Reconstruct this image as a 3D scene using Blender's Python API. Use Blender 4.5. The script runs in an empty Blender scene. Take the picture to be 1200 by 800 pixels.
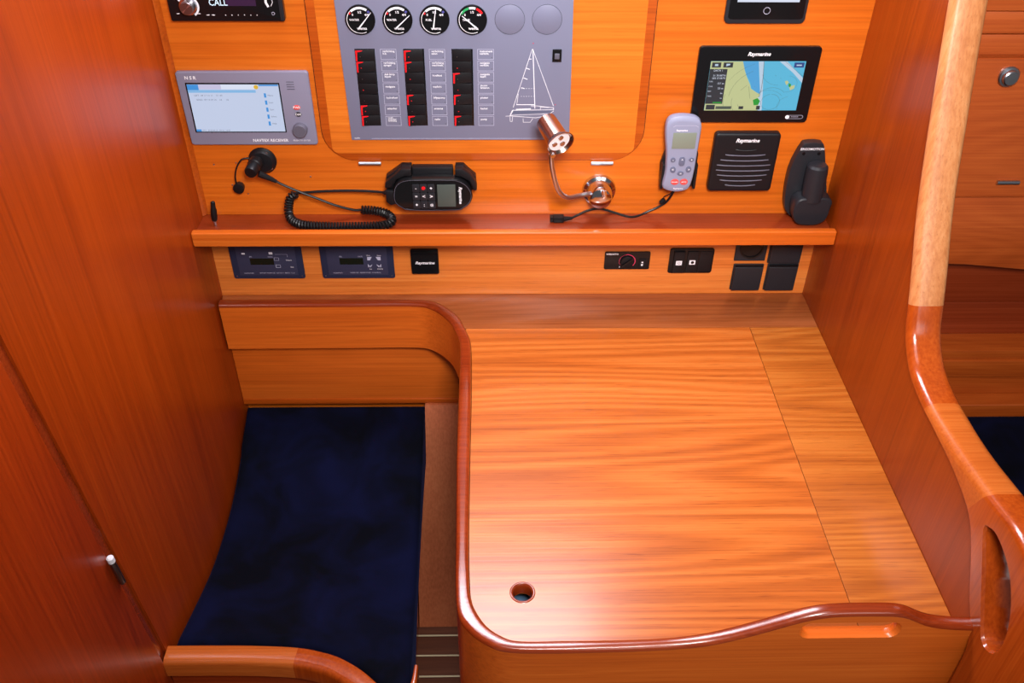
import bpy, bmesh, math, random
from mathutils import Vector, Matrix
S = bpy.context.scene
C = S.collection
PI = math.pi
rnd = random.Random(4)

# ------------------------------------------------------------------ camera
rt = Vector((0.99982506, -0.01708261, 0.00761743))
up = Vector((0.0046483, 0.62141989, 0.78346392))
fw = Vector((0.01811723, 0.78329146, -0.62139059))
cd = bpy.data.cameras.new('camera'); cam = bpy.data.objects.new('camera', cd); C.objects.link(cam)
M = Matrix((rt, up, -fw)).transposed().to_4x4(); M.translation = Vector((-0.045, -1.4545, 1.7541))
cam.matrix_world = M
cd.sensor_width = 36; cd.lens = 1066.62 / 1200 * 36; cd.clip_start = .02
S.camera = cam

# ------------------------------------------------------------------ light and exposure
w = bpy.data.worlds.new('world'); S.world = w; w.use_nodes = True
bg = w.node_tree.nodes['Background']; bg.inputs[0].default_value = (1.0, .93, .88, 1); bg.inputs[1].default_value = .11
def area(name, loc, target, sx, sy, power, col, spread=180):
    l = bpy.data.lights.new(name, 'AREA'); l.shape = 'RECTANGLE'; l.size = sx; l.size_y = sy; l.energy = power; l.color = col; l.spread = math.radians(spread)
    o = bpy.data.objects.new(name, l); C.objects.link(o); o.location = loc
    o.rotation_euler = (Vector(target) - Vector(loc)).to_track_quat('-Z', 'Y').to_euler()
    return o
area('flash_bounce_light', (.10, -1.40, 1.98), (.18, 0, 1.08), .34, .30, 10.5, (1.0, .97, .95), 95)
area('overhead_fill', (.0, -.95, 2.45), (.0, -.4, .7), .8, .6, 4, (1.0, .96, .94))  # weak overhead fill added beside the flash, stands for no fitted lamp
area('portlight_daylight', (-.08, -.02, 1.84), (-.08, -.6, .80), .60, .26, 13.0, (.95, .90, 1.0))
area('companionway_daylight', (.9, -2.6, 1.9), (0, 0, .9), 1.2, .9, 9, (1.0, .96, .94))
S.view_settings.view_transform = 'Standard'; S.view_settings.look = 'None'
S.view_settings.gamma = 1; S.view_settings.use_curve_mapping = False
S.view_settings.exposure = 0.04

# ------------------------------------------------------------------ materials
def lin(h):
    r = [int(h[i:i+2], 16) / 255 for i in (0, 2, 4)]
    return tuple(((c + .055) / 1.055) ** 2.4 if c > .04045 else c / 12.92 for c in r) + (1,)
def mat0(name):
    m = bpy.data.materials.new(name); m.use_nodes = True
    return m, m.node_tree, m.node_tree.nodes['Principled BSDF']
RGBK = (1.12, 1.08, .8)            # overall richness of the varnished teak
def wood(name, dark, mid, light, axis='X', figure=.35, rough=.3, coat=.25, scale=1.0, pores=.35, seed=0, tilt=0):
    dark, mid, light = [(c[0] * RGBK[0], c[1] * RGBK[1], c[2] * RGBK[2], 1) for c in (dark, mid, light)]
    m, t, b = mat0(name); N = t.nodes.new; K = t.links.new
    tc = N('ShaderNodeTexCoord')
    def mapped(al, ac, off):
        mp = N('ShaderNodeMapping'); s = [ac, ac, ac]; s['XYZ'.index(axis)] = al
        mp.inputs['Scale'].default_value = [v * scale for v in s]
        mp.inputs['Location'].default_value = (off + seed, off * .7 + seed * 1.3, off * 1.3)
        if tilt: mp.inputs['Rotation'].default_value = (tilt, 0, 0)
        K(tc.outputs['Object'], mp.inputs[0]); return mp
    def noise(al, ac, off, det=3, dist=0.0):
        n = N('ShaderNodeTexNoise'); n.inputs['Scale'].default_value = 1; n.inputs['Detail'].default_value = det
        n.inputs['Distortion'].default_value = dist
        K(mapped(al, ac, off).outputs[0], n.inputs['Vector']); return n.outputs[0]
    def math_(op, a, v2=None, v3=None):
        n = N('ShaderNodeMath'); n.operation = op
        for i, x in enumerate((a, v2, v3)):
            if x is None: continue
            if isinstance(x, (int, float)): n.inputs[i].default_value = x
            else: K(x, n.inputs[i])
        return n.outputs[0]
    fine = noise(3.0, 260, 3, 4)
    band = noise(.9, 16, 7, 2, .2)
    cath = noise(.55, 5.5, 11, 1, .05)
    rings = math_('SINE', math_('MULTIPLY', cath, 170.0))
    rings = math_('MULTIPLY_ADD', rings, .5 * figure, 0.0)
    v = math_('MULTIPLY_ADD', fine, .75, -.375)
    v = math_('ADD', v, math_('MULTIPLY_ADD', band, .62, .19))
    v = math_('ADD', v, math_('MULTIPLY', rings, .42))
    cr = N('ShaderNodeValToRGB'); e = cr.color_ramp.elements
    e[0].position = .18; e[0].color = dark; e[1].position = .85; e[1].color = light
    x = e.new(.5); x.color = mid
    K(v, cr.inputs[0])
    pore = noise(26, 620, 21, 1)
    mr = N('ShaderNodeMapRange'); mr.inputs[1].default_value = .60; mr.inputs[2].default_value = .80; mr.inputs[3].default_value = 0; mr.inputs[4].default_value = pores
    K(pore, mr.inputs[0])
    mx = N('ShaderNodeMix'); mx.data_type = 'RGBA'; mx.blend_type = 'MULTIPLY'
    K(mr.outputs[0], mx.inputs[0]); K(cr.outputs[0], mx.inputs[6]); mx.inputs[7].default_value = (.45, .3, .22, 1)
    K(mx.outputs[2], b.inputs['Base Color'])
    b.inputs['Roughness'].default_value = rough
    b.inputs['Coat Weight'].default_value = coat; b.inputs['Coat Roughness'].default_value = .16
    bp = N('ShaderNodeBump'); bp.inputs['Strength'].default_value = .06; bp.inputs['Distance'].default_value = .002
    K(fine, bp.inputs['Height']); K(bp.outputs[0], b.inputs['Normal'])
    return m
def plastic(name, col, rough=.4, metal=0.0, noise=0.0, coat=0):
    m, t, b = mat0(name); b.inputs['Specular IOR Level'].default_value = .3; b.inputs['Base Color'].default_value = col
    b.inputs['Metallic'].default_value = metal; b.inputs['Roughness'].default_value = rough; b.inputs['Coat Weight'].default_value = coat
    n = t.nodes.new('ShaderNodeTexNoise'); n.inputs['Scale'].default_value = 900
    tc = t.nodes.new('ShaderNodeTexCoord'); t.links.new(tc.outputs['Object'], n.inputs['Vector'])
    bp = t.nodes.new('ShaderNodeBump'); bp.inputs['Strength'].default_value = .05 + noise; bp.inputs['Distance'].default_value = .0004
    t.links.new(n.outputs[0], bp.inputs['Height']); t.links.new(bp.outputs[0], b.inputs['Normal'])
    return m
def glow(name, col, s=1.0):
    m, t, b = mat0(name); b.inputs['Base Color'].default_value = (.01, .01, .01, 1); b.inputs['Roughness'].default_value = .35
    b.inputs['Emission Color'].default_value = col; b.inputs['Emission Strength'].default_value = s * .85
    return m
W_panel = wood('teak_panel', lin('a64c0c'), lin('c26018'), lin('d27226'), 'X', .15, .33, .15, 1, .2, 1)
W_strip = wood('teak_strip', lin('b05a24'), lin('ce7438'), lin('dc8a4c'), 'X', .15, .33, .15, 1, .35, 5)
W_lip = wood('teak_lipping', lin('8a3a08'), lin('a84a10'), lin('bb5a18'), 'X', .05, .35, .15, 1, .2, 9)
W_table = wood('teak_table', lin('984c1e'), lin('b66028'), lin('c8763c'), 'X', .75, .3, .12, 1, .6, 2)
W_table2 = wood('teak_table_side', lin('904a1c'), lin('ae6026'), lin('c07638'), 'X', .6, .3, .12, 1, .6, 8)
W_back = wood('teak_table_back', lin('7a3a20'), lin('94502e'), lin('a66040'), 'X', .4, .28, .15, 1, .4, 14)
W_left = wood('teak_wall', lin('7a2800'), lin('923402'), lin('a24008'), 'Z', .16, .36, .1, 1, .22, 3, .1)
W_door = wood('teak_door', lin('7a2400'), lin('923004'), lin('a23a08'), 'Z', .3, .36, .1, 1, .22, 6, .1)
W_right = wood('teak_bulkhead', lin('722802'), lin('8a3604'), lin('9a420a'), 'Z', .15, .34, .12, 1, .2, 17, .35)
W_red = wood('mahogany_rail', lin('6c220c'), lin('843014'), lin('983e1c'), 'X', .12, .22, .5, 1, .25, 4)
W_redy = wood('mahogany_grip', lin('83300e'), lin('a04212'), lin('b4521c'), 'Z', .12, .2, .6, 1, .25, 24)
W_light = wood('ash_trim', lin('a45e3a'), lin('bc7a54'), lin('cc9270'), 'Z', .2, .3, .4, 1, .5, 12, -.30)
W_rail = wood('teak_rail', lin('98441a'), lin('b25a26'), lin('c26c34'), 'X', .1, .26, .35, 1, .35, 13)
W_shelf = wood('shelf_wood', lin('a84c14'), lin('c46020'), lin('d4742e'), 'X', .12, .28, .3, 1, .2, 15)
W_board = wood('shelf_board_wood', lin('6c2410'), lin('803018'), lin('903c22'), 'X', .1, .25, .3, 1, .2, 33)
W_low = wood('teak_lower', lin('aa4a14'), lin('c65e1e'), lin('d66e2a'), 'X', .15, .35, .15, 1, .2, 19)
W_lining = wood('footwell_veneer', lin('9c5034'), lin('b46244'), lin('c47454'), 'Z', .1, .5, .05, 1, .2, 22)
W_cab = wood('cabinet_wood', lin('98401a'), lin('b25024'), lin('c4602e'), 'X', .25, .35, .12, 1, .25, 25)
W_sal = wood('saloon_rail_wood', lin('8e3a12'), lin('a64a1a'), lin('b85a26'), 'X', .2, .3, .3, 1, .25, 41)
W_floor = wood('floor_plank', lin('4a2416'), lin('5e3220'), lin('70402a'), 'X', .3, .75, .0, 1, .4, 27)
HOLLY = wood('holly_strip', lin('c2b8a8'), lin('d2c8b8'), lin('e0d8c8'), 'X', .1, .7, .0, 1, .1, 28)
BLACK = plastic('black_gloss_plastic', (.006, .006, .007, 1), .18)
MATB = plastic('black_matt_plastic', (.007, .007, .009, 1), .42, 0, .2)
RUB = plastic('black_rubber', (.006, .006, .007, 1), .38)
CHAR = plastic('charcoal_plastic', (.017, .018, .023, 1), .38)
GREY = plastic('grey_housing', lin('807e94'), .42)
GREYD = plastic('grey_knob', lin('5c5a68'), .4)
PNL = plastic('anodised_grey_panel', lin('74768e'), .42, .0)
NAVYP = plastic('blue_grey_plate', lin('35364e'), .5)
NAVYD = plastic('blue_grey_frame', lin('262a42'), .45)
WHITE = plastic('white_print', lin('e8e8f0'), .5)
LPRINT = plastic('pale_print', lin('b4b4cc'), .5)
RED = plastic('red_plastic', lin('e01820'), .4)
PINK = plastic('red_print', lin('c8385a'), .5)
GRN = plastic('green_print', lin('2a9a5a'), .5)
BLU = plastic('blue_print', lin('4a4a90'), .5)
CHROME = plastic('chrome', (.62, .66, .74, 1), .1, 1)
STEEL = plastic('satin_steel', (.52, .55, .62, 1), .3, 1)
DKSTEEL = plastic('dark_steel', (.25, .22, .22, 1), .35, 1)
COPPER = plastic('brushed_lamp_metal', (.42, .30, .26, 1), .22, 1)
LENS = plastic('frosted_lens', (.8, .75, .78, 1), .3)
LCD = plastic('lcd_grey', lin('7c8478'), .25)
LCDD = plastic('lcd_dark', lin('4a524e'), .25)
REMG = plastic('remote_grey', lin('8a8ea8'), .4)
REMD = plastic('remote_key_grey', lin('62667e'), .45)
REMR = plastic('remote_key_red', lin('d8504e'), .45)
SLATE = plastic('black_display_window', (.008, .01, .006, 1), .2)
GAP = plastic('dark_joint', (.02, .008, .004, 1), .8)
def cloth():
    m, t, b = mat0('navy_velour'); N = t.nodes.new; K = t.links.new
    tc = N('ShaderNodeTexCoord'); n = N('ShaderNodeTexNoise'); n.inputs['Scale'].default_value = 9; n.inputs['Detail'].default_value = 3; n.inputs['Distortion'].default_value = .6
    K(tc.outputs['Object'], n.inputs['Vector']); cr = N('ShaderNodeValToRGB'); e = cr.color_ramp.elements
    e[0].position = .38; e[0].color = lin('03050f'); e[1].position = .70; e[1].color = lin('080d2c'); K(n.outputs[0], cr.inputs[0]); K(cr.outputs[0], b.inputs['Base Color'])
    b.inputs['Roughness'].default_value = .95; b.inputs['Sheen Weight'].default_value = .06; b.inputs['Sheen Tint'].default_value = (.12, .16, .5, 1); b.inputs['Sheen Roughness'].default_value = .4
    b.inputs['Specular IOR Level'].default_value = .1
    f = N('ShaderNodeTexNoise'); f.inputs['Scale'].default_value = 1200; K(tc.outputs['Object'], f.inputs['Vector'])
    bp = N('ShaderNodeBump'); bp.inputs['Strength'].default_value = .2; bp.inputs['Distance'].default_value = .001; K(f.outputs[0], bp.inputs['Height']); K(bp.outputs[0], b.inputs['Normal'])
    return m
CLOTH = cloth()
G_white = glow('screen_white', lin('e4ecff'), 1.0)
G_ice = glow('screen_ice', lin('cfdcf8'), .95)
G_blue = glow('screen_blue', lin('3c9ae8'), .95)
G_sky = glow('screen_light_blue', lin('8cc4f4'), .95)
G_lav = glow('screen_lavender', lin('d4d0f0'), .95)
G_amb = glow('screen_amber', lin('f0c038'), .95)
G_txt = glow('screen_text_grey', lin('8088a0'), .8)
G_sea = glow('chart_shallow_water', lin('5cc4ea'), .95)
G_deep = glow('chart_blue', lin('50aee8'), .95)
G_land = glow('chart_land', lin('ccd49a'), .95)
G_pale = glow('chart_channel', lin('c4dcf2'), .95)
G_ink = glow('chart_ink', lin('5a6a60'), .7)
G_ui = glow('chart_button', lin('2c3640'), .8)
G_navy = glow('chart_navy_button', lin('24509a'), .8)
G_green = glow('chart_green', lin('18a838'), .9)
G_call = glow('radio_letters', lin('dff0ff'), 1.3)
G_purp = glow('radio_dim_segments', lin('3c0a48'), .7)

# ------------------------------------------------------------------ helpers
WO = {}                                    # world origin of every object made here
def tag(o, label=None, cat=None, group=None, kind=None):
    if label: o['label'] = label
    if cat: o['category'] = cat
    if group: o['group'] = group
    if kind: o['kind'] = kind
    return o
def thing(name, label, cat, loc, group=None):
    o = bpy.data.objects.new(name, None); o.empty_display_size = .02; C.objects.link(o); o.location = loc; WO[o] = Vector(loc)
    return tag(o, label, cat, group)
def rr(x0, x1, z0, z1, r, n=4):
    out = []
    for cx, cz, a in ((x1 - r, z1 - r, 0), (x0 + r, z1 - r, 90), (x0 + r, z0 + r, 180), (x1 - r, z0 + r, 270)):
        for i in range(n + 1):
            t = math.radians(a + 90 * i / n); out.append((cx + r * math.cos(t), cz + r * math.sin(t)))
    return out
def circ(cx, cz, r, n=24, r2=None):
    r2 = r2 or r
    return [(cx + r * math.cos(2 * PI * i / n), cz + r2 * math.sin(2 * PI * i / n)) for i in range(n)]
def spline(pts, k=5, closed=False):
    P = [Vector(p) for p in pts]; out = []; n = len(P)
    for i in range(n if closed else n - 1):
        if closed: a, b, c, d = P[i - 1], P[i], P[(i + 1) % n], P[(i + 2) % n]
        else: a, b, c, d = P[max(i - 1, 0)], P[i], P[i + 1], P[min(i + 2, n - 1)]
        for j in range(k):
            t = j / k
            out.append(.5 * ((2 * b) + (c - a) * t + (2 * a - 5 * b + 4 * c - d) * t * t + (3 * b - a - 3 * c + d) * t ** 3))
    if not closed: out.append(P[-1])
    return out
class MB:
    def __init__(s): s.bm = bmesh.new()
    def prism(s, poly, a0, a1, axis='Y'):
        """polygon in the plane across `axis`, extruded between a0 and a1"""
        def v(p, a):
            return {'Y': (p[0], a, p[1]), 'X': (a, p[0], p[1]), 'Z': (p[0], p[1], a)}[axis]
        A = [s.bm.verts.new(v(p, a0)) for p in poly]; B = [s.bm.verts.new(v(p, a1)) for p in poly]
        s.bm.faces.new(A); s.bm.faces.new(B[::-1]); n = len(poly)
        for i in range(n): s.bm.faces.new((A[i], B[i], B[(i + 1) % n], A[(i + 1) % n]))
        return s
    def box(s, x0, x1, y0, y1, z0, z1): return s.prism([(x0, z0), (x1, z0), (x1, z1), (x0, z1)], y0, y1)
    def flat(s, poly, y):
        s.bm.faces.new([s.bm.verts.new((p[0], y, p[1])) for p in poly]); return s
    def ribbon(s, pts, wd, y, closed=False):
        """a mitred flat strip; every strip gets its own hair of height so crossings do not clash"""
        s.lift = getattr(s, 'lift', 0) + .000012; y = y - s.lift
        P = [Vector(p) for p in pts]; n = len(P)
        def dr(a, b): return (b - a).normalized()
        L, R = [], []
        for i in range(n):
            a = dr(P[i - 1], P[i]) if (i > 0 or closed) else None
            b = dr(P[i], P[(i + 1) % n]) if (i < n - 1 or closed) else None
            if a is None: a = b
            if b is None: b = a
            t = (a + b)
            t = t.normalized() if t.length > .2 else b
            q = Vector((-t.y, t.x)) * (wd / 2 / max(.5, abs(t.dot(b))))
            L.append(s.bm.verts.new((P[i].x + q.x, y, P[i].y + q.y))); R.append(s.bm.verts.new((P[i].x - q.x, y, P[i].y - q.y)))
        for i in range(n if closed else n - 1):
            k = (i + 1) % n; s.bm.faces.new((R[i], R[k], L[k], L[i]))
        return s
    def loft(s, rings, cap=True, closed=True):
        V = [[s.bm.verts.new(p) for p in r] for r in rings]
        for a, b in zip(V, V[1:]):
            n = len(a)
            for i in range(n if closed else n - 1):
                s.bm.faces.new((a[i], a[(i + 1) % n], b[(i + 1) % n], b[i]))
        if cap: s.bm.faces.new(V[0][::-1]); s.bm.faces.new(V[-1])
        return s
    def tube(s, pts, r, n=8):
        pts = [Vector(p) for p in pts]; rings = []; ref = None
        for i, p in enumerate(pts):
            d = (pts[min(i + 1, len(pts) - 1)] - pts[max(i - 1, 0)]).normalized()
            if ref is None:
                ref = d.cross(Vector((0, 0, 1)))
                if ref.length < .1: ref = d.cross(Vector((1, 0, 0)))
            ref = (ref - d * ref.dot(d)).normalized(); q = d.cross(ref)
            rad = r[i] if isinstance(r, (list, tuple)) else r
            rings.append([p + ref * rad * math.cos(2 * PI * k / n) + q * rad * math.sin(2 * PI * k / n) for k in range(n)])
        return s.loft(rings)
    def lathe(s, c, ax, prof, n=24):
        """prof: (distance along axis, radius)"""
        ax = Vector(ax).normalized(); c = Vector(c)
        u = ax.cross(Vector((0, 0, 1)))
        if u.length < .1: u = ax.cross(Vector((1, 0, 0)))
        u.normalize(); v = ax.cross(u)
        return s.loft([[c + ax * h + (u * math.cos(2 * PI * k / n) + v * math.sin(2 * PI * k / n)) * max(r, 1e-5) for k in range(n)] for h, r in prof])
    def build(s, name, m, parent=None, bev=0, seg=2, world=None, ang=32):
        bm = s.bm; bmesh.ops.remove_doubles(bm, verts=bm.verts, dist=1e-8)
        bmesh.ops.recalc_face_normals(bm, faces=bm.faces)
        if bev:
            ed = [e for e in bm.edges if len(e.link_faces) == 2 and e.calc_face_angle(0) > math.radians(35)]
            bmesh.ops.bevel(bm, geom=ed, offset=bev, segments=seg, affect='EDGES', profile=.6, clamp_overlap=True)
        if parent is not None: o0 = WO[parent]
        elif world is not None: o0 = Vector(world)
        else:
            zs = [v.co for v in bm.verts]; o0 = Vector(((min(c.x for c in zs) + max(c.x for c in zs)) / 2, (min(c.y for c in zs) + max(c.y for c in zs)) / 2, min(c.z for c in zs)))
        for v in bm.verts: v.co -= o0
        me = bpy.data.meshes.new(name); bm.to_mesh(me); bm.free(); me.materials.append(m)
        for p in me.polygons: p.use_smooth = True
        me.set_sharp_from_angle(angle=math.radians(ang))
        o = bpy.data.objects.new(name, me); C.objects.link(o); WO[o] = o0
        if parent is not None: o.parent = parent
        else: o.location = o0
        return o
def local(me_obj, parent, loc):
    """a further copy of a part, sharing its mesh, moved by loc"""
    c = me_obj.copy(); C.objects.link(c); c.parent = parent; c.location = loc; WO[c] = WO[parent] + Vector(loc); return c
def struct(o): return tag(o, kind='structure')
def writing(items, y, m, parent, name='lettering', bold=0.0, rot=0, shear=0):
    """items: (text, x, z, size, align) printed on a plane facing -Y"""
    bm = bmesh.new()
    for it in items:
        txt, x, z, sz = it[:4]; al = it[4] if len(it) > 4 else 'LEFT'; wx = it[5] if len(it) > 5 else 1
        cu = bpy.data.curves.new('t', 'FONT'); cu.body = txt; cu.size = sz; cu.align_x = al; cu.align_y = 'CENTER'; cu.resolution_u = 2; cu.offset = bold * sz; cu.shear = shear; cu.space_line = .85
        o = bpy.data.objects.new('t', cu); C.objects.link(o)
        bpy.context.view_layer.update()
        me = bpy.data.meshes.new_from_object(o.evaluated_get(bpy.context.evaluated_depsgraph_get()))
        me.transform(Matrix.Translation((x, y, z)) @ Matrix.Rotation(rot, 4, 'Y') @ Matrix.Rotation(PI / 2, 4, 'X') @ Matrix.Diagonal((wx, 1, 1, 1)))
        bm.from_mesh(me); bpy.data.objects.remove(o); bpy.data.curves.remove(cu); bpy.data.meshes.remove(me)
    o0 = WO[parent]
    for v in bm.verts: v.co -= o0
    me = bpy.data.meshes.new(name); bm.to_mesh(me); bm.free(); me.materials.append(m)
    ob = bpy.data.objects.new(name, me); C.objects.link(ob); ob.parent = parent; WO[ob] = o0
    return ob
def cut(o, cutters):
    """boolean difference, applied"""
    for c in [o] + list(cutters):
        b_ = bmesh.new(); b_.from_mesh(c.data); bmesh.ops.triangulate(b_, faces=b_.faces); bmesh.ops.recalc_face_normals(b_, faces=b_.faces); b_.to_mesh(c.data); b_.free()
    for c in cutters:
        md = o.modifiers.new('b', 'BOOLEAN'); md.operation = 'DIFFERENCE'; md.solver = 'EXACT'; md.object = c
    bpy.context.view_layer.update()
    me = bpy.data.meshes.new_from_object(o.evaluated_get(bpy.context.evaluated_depsgraph_get()))
    o.modifiers.clear(); o.data = me
    for p in me.polygons: p.use_smooth = True
    me.set_sharp_from_angle(angle=math.radians(32))
    for c in cutters: bpy.data.objects.remove(c)

XL, XR = -.5758, .5594
# ------------------------------------------------------------------ the setting
wb = struct(MB().box(XL, XR, 0, .02, 0, 1.62).build('wall_back', W_panel, world=(0, 0, 0)))
MB().box(XL, XR, -.0012, 0, .7205, .884).build('instrument_strip', W_strip, wb)
MB().prism([(XL, -.0100), (XL + .0090, 0), (XL, 0)], .9, 1.6, 'Z').build('corner_bead', W_lip, wb, .002)

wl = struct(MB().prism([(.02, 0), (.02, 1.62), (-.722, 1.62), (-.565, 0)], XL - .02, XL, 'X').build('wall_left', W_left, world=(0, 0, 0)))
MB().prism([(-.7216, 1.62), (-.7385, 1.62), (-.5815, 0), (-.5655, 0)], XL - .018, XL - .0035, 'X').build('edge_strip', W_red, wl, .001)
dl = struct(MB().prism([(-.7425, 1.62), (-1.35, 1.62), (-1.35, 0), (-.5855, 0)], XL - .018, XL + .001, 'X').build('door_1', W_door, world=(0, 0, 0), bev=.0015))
hg = thing('barrel_hinge', 'small steel barrel hinge on the locker door joint', 'hinge', (XL + .003, -.657, .688))
MB().lathe((XL + .0058, -.6535, .690), (0, -.1, 1), [(0, .0038), (.001, .0044), (.052, .0044), (.053, .004)], 12).build('hinge_barrel', DKSTEEL, hg)
tag(MB().lathe((XL + .0058, -.6588, .743), (0, -.1, 1), [(0, .005), (.009, .005), (.011, .003)], 12).build('hinge_cap', WHITE, hg), 'pale cap')

fl = struct(MB().box(XL - .02, 1.5, -1.3, .05, -.03, -.004).build('floor', W_floor, world=(0, 0, 0)))
yy = -.236
pl = st = None
for i in range(12):
    q = MB().box(XL, XR, yy - .0455, yy, -.004, 0)
    if pl is None: pl = q.build('plank', W_floor, fl, .0006)
    else: q.bm.free(); local(pl, fl, (0, -.0495 * i, 0))
    q = MB().box(XL, XR, yy - .0495 + .0002, yy - .0457, -.004, .0002)
    if st is None: st = q.build('inlay_strip', HOLLY, fl)
    else: q.bm.free(); local(st, fl, (0, -.0495 * i, 0))

# right bulkhead and its carved edge
co = [(-.225, 1.5), (-.258, 1.37), (-.30, 1.24), (-.345, 1.115), (-.385, 1.035), (-.408, .985), (-.428, .945), (-.465, .918), (-.51, .908), (-.56, .906), (-.63, .910), (-.71, .922), (-.785, .934), (-.855, .912), (-.900, .84), (-.910, .74), (-.912, .4), (-.912, 0)]
ci = [(-.212, 1.5), (-.245, 1.366), (-.287, 1.235), (-.332, 1.109), (-.372, 1.028), (-.395, .980), (-.416, .938), (-.456, .906), (-.505, .8935), (-.56, .8905), (-.63, .886), (-.69, .872), (-.722, .845), (-.76, .79), (-.79, .75), (-.80, .68), (-.80, .4), (-.80, 0)]
KK = 5
O = [(p.x, p.y) for p in spline([(a, b, 0) for a, b in co], KK)]; I = [(p.x, p.y) for p in spline([(a, b, 0) for a, b in ci], KK)]
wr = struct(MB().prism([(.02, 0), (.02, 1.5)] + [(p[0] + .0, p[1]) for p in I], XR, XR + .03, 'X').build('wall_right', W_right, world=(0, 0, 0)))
def ring(o, i, x0, x1, r):
    o = Vector(o); i = Vector(i); d = (o - i).normalized(); R = []
    def pt(x, q): R.append((x, q.x, q.y))
    pt(x0, i)
    rad = min(r, (o - i).length * .8)
    pts = [(x0, o - d * rad)]
    for k in range(1, 6):
        t = PI / 2 * k / 5; pts.append((x0 + r * (1 - math.cos(t)), o - d * rad * (1 - math.sin(t))))
    for k in range(0, 6):
        t = PI / 2 * k / 5; pts.append((x1 - r * (1 - math.sin(PI / 2 + 0) ) - r * (1 - math.cos(t)) * 0 - r + r * math.cos(PI / 2 - t) if False else x1 - r + r * math.sin(t), o - d * rad * (1 - math.cos(t))))
    for x, q in pts: pt(x, q)
    pt(x1, i)
    return R
segs = [(0, 5 * KK, W_light, 'pale straight-grained length'), (5 * KK, int(8.4 * KK), W_redy, 'glossy red-brown bend'), (int(8.4 * KK), 11 * KK, W_rail, 'orange straight length'), (11 * KK, 17 * KK, W_redy, 'dark glossy carved grip')]
grip = None
for a, b, m, lab in segs:
    o = MB().loft([ring(O[k], I[k], XR - .005, XR + .045, .014) for k in range(a, b + 1)]).build('edge_trim', m, wr, ang=50)
    tag(o, lab); grip = o
slot = [(-.7325, .879), (-.740, .892), (-.755, .897), (-.780, .892), (-.802, .880), (-.822, .857), (-.836, .828), (-.8405, .80), (-.836, .782), (-.825, .772), (-.813, .7712), (-.800, .783), (-.768, .830)]
slot = [(p.x, p.y) for p in spline([(a, b, 0) for a, b in slot], 3, True)]
def offs(poly, d):
    c = sum((Vector(p) for p in poly), Vector((0, 0))) / len(poly); out = []
    for p in poly:
        v = Vector(p) - c; out.append(tuple(c + v * (1 + d / v.length)))
    return out
c1 = MB().prism(slot, XR - .05, XR + .08, 'X').build('cutter', m, world=(0, 0, 0))
c2 = MB(); c2.loft([[(XR - .014, *p) for p in offs(slot, .009)], [(XR - .002, *p) for p in offs(slot, .0005)], [(XR + .0, *p) for p in offs(slot, -.001)]])
c2 = c2.build('cutter', m, world=(0, 0, 0))
cut(grip, [c1, c2])

# ------------------------------------------------------------------ hinged panel door that carries the switch panel
pd = thing('panel_door', 'teak hinged panel with rounded lower corners behind grey switch panel', 'panel', (-.06, 0, 1.008))
def door_poly(g, r):
    x0, x1, z0 = -.341 + g, .2125 - g, 1.0095 + g
    P = []
    for k in range(9): t = PI + PI / 2 * k / 8; P.append((x0 + r + r * math.cos(t), z0 + r + r * math.sin(t)))
    for k in range(9): t = 1.5 * PI + PI / 2 * k / 8; P.append((x1 - r + r * math.cos(t), z0 + r + r * math.sin(t)))
    return [(x0, 1.45)] + P + [(x1, 1.45)]
MB().prism(door_poly(-.0012, .057), -.0018, -.0002).build('shadow_joint', GAP, pd)
MB().prism(door_poly(0, .056), -.0045, -.0003).build('lipping', W_lip, pd, .0012)
MB().prism(door_poly(.0145, .012), -.0052, -.0046).build('door_leaf', wood('teak_leaf', lin('ac5414'), lin('c86a20'), lin('d87c2e'), 'X', .12, .33, .15, 1, .25, 31), pd)
for x in (-.2635, .1440):
    MB().lathe((x - .0195, -.0075, 1.0055), (1, 0, 0), [(0, .0028), (.0004, .0034), (.019, .0034), (.0193, .0026), (.0197, .0026), (.020, .0034), (.0386, .0034), (.039, .0028)], 10).build('hinge', STEEL, pd)

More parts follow.
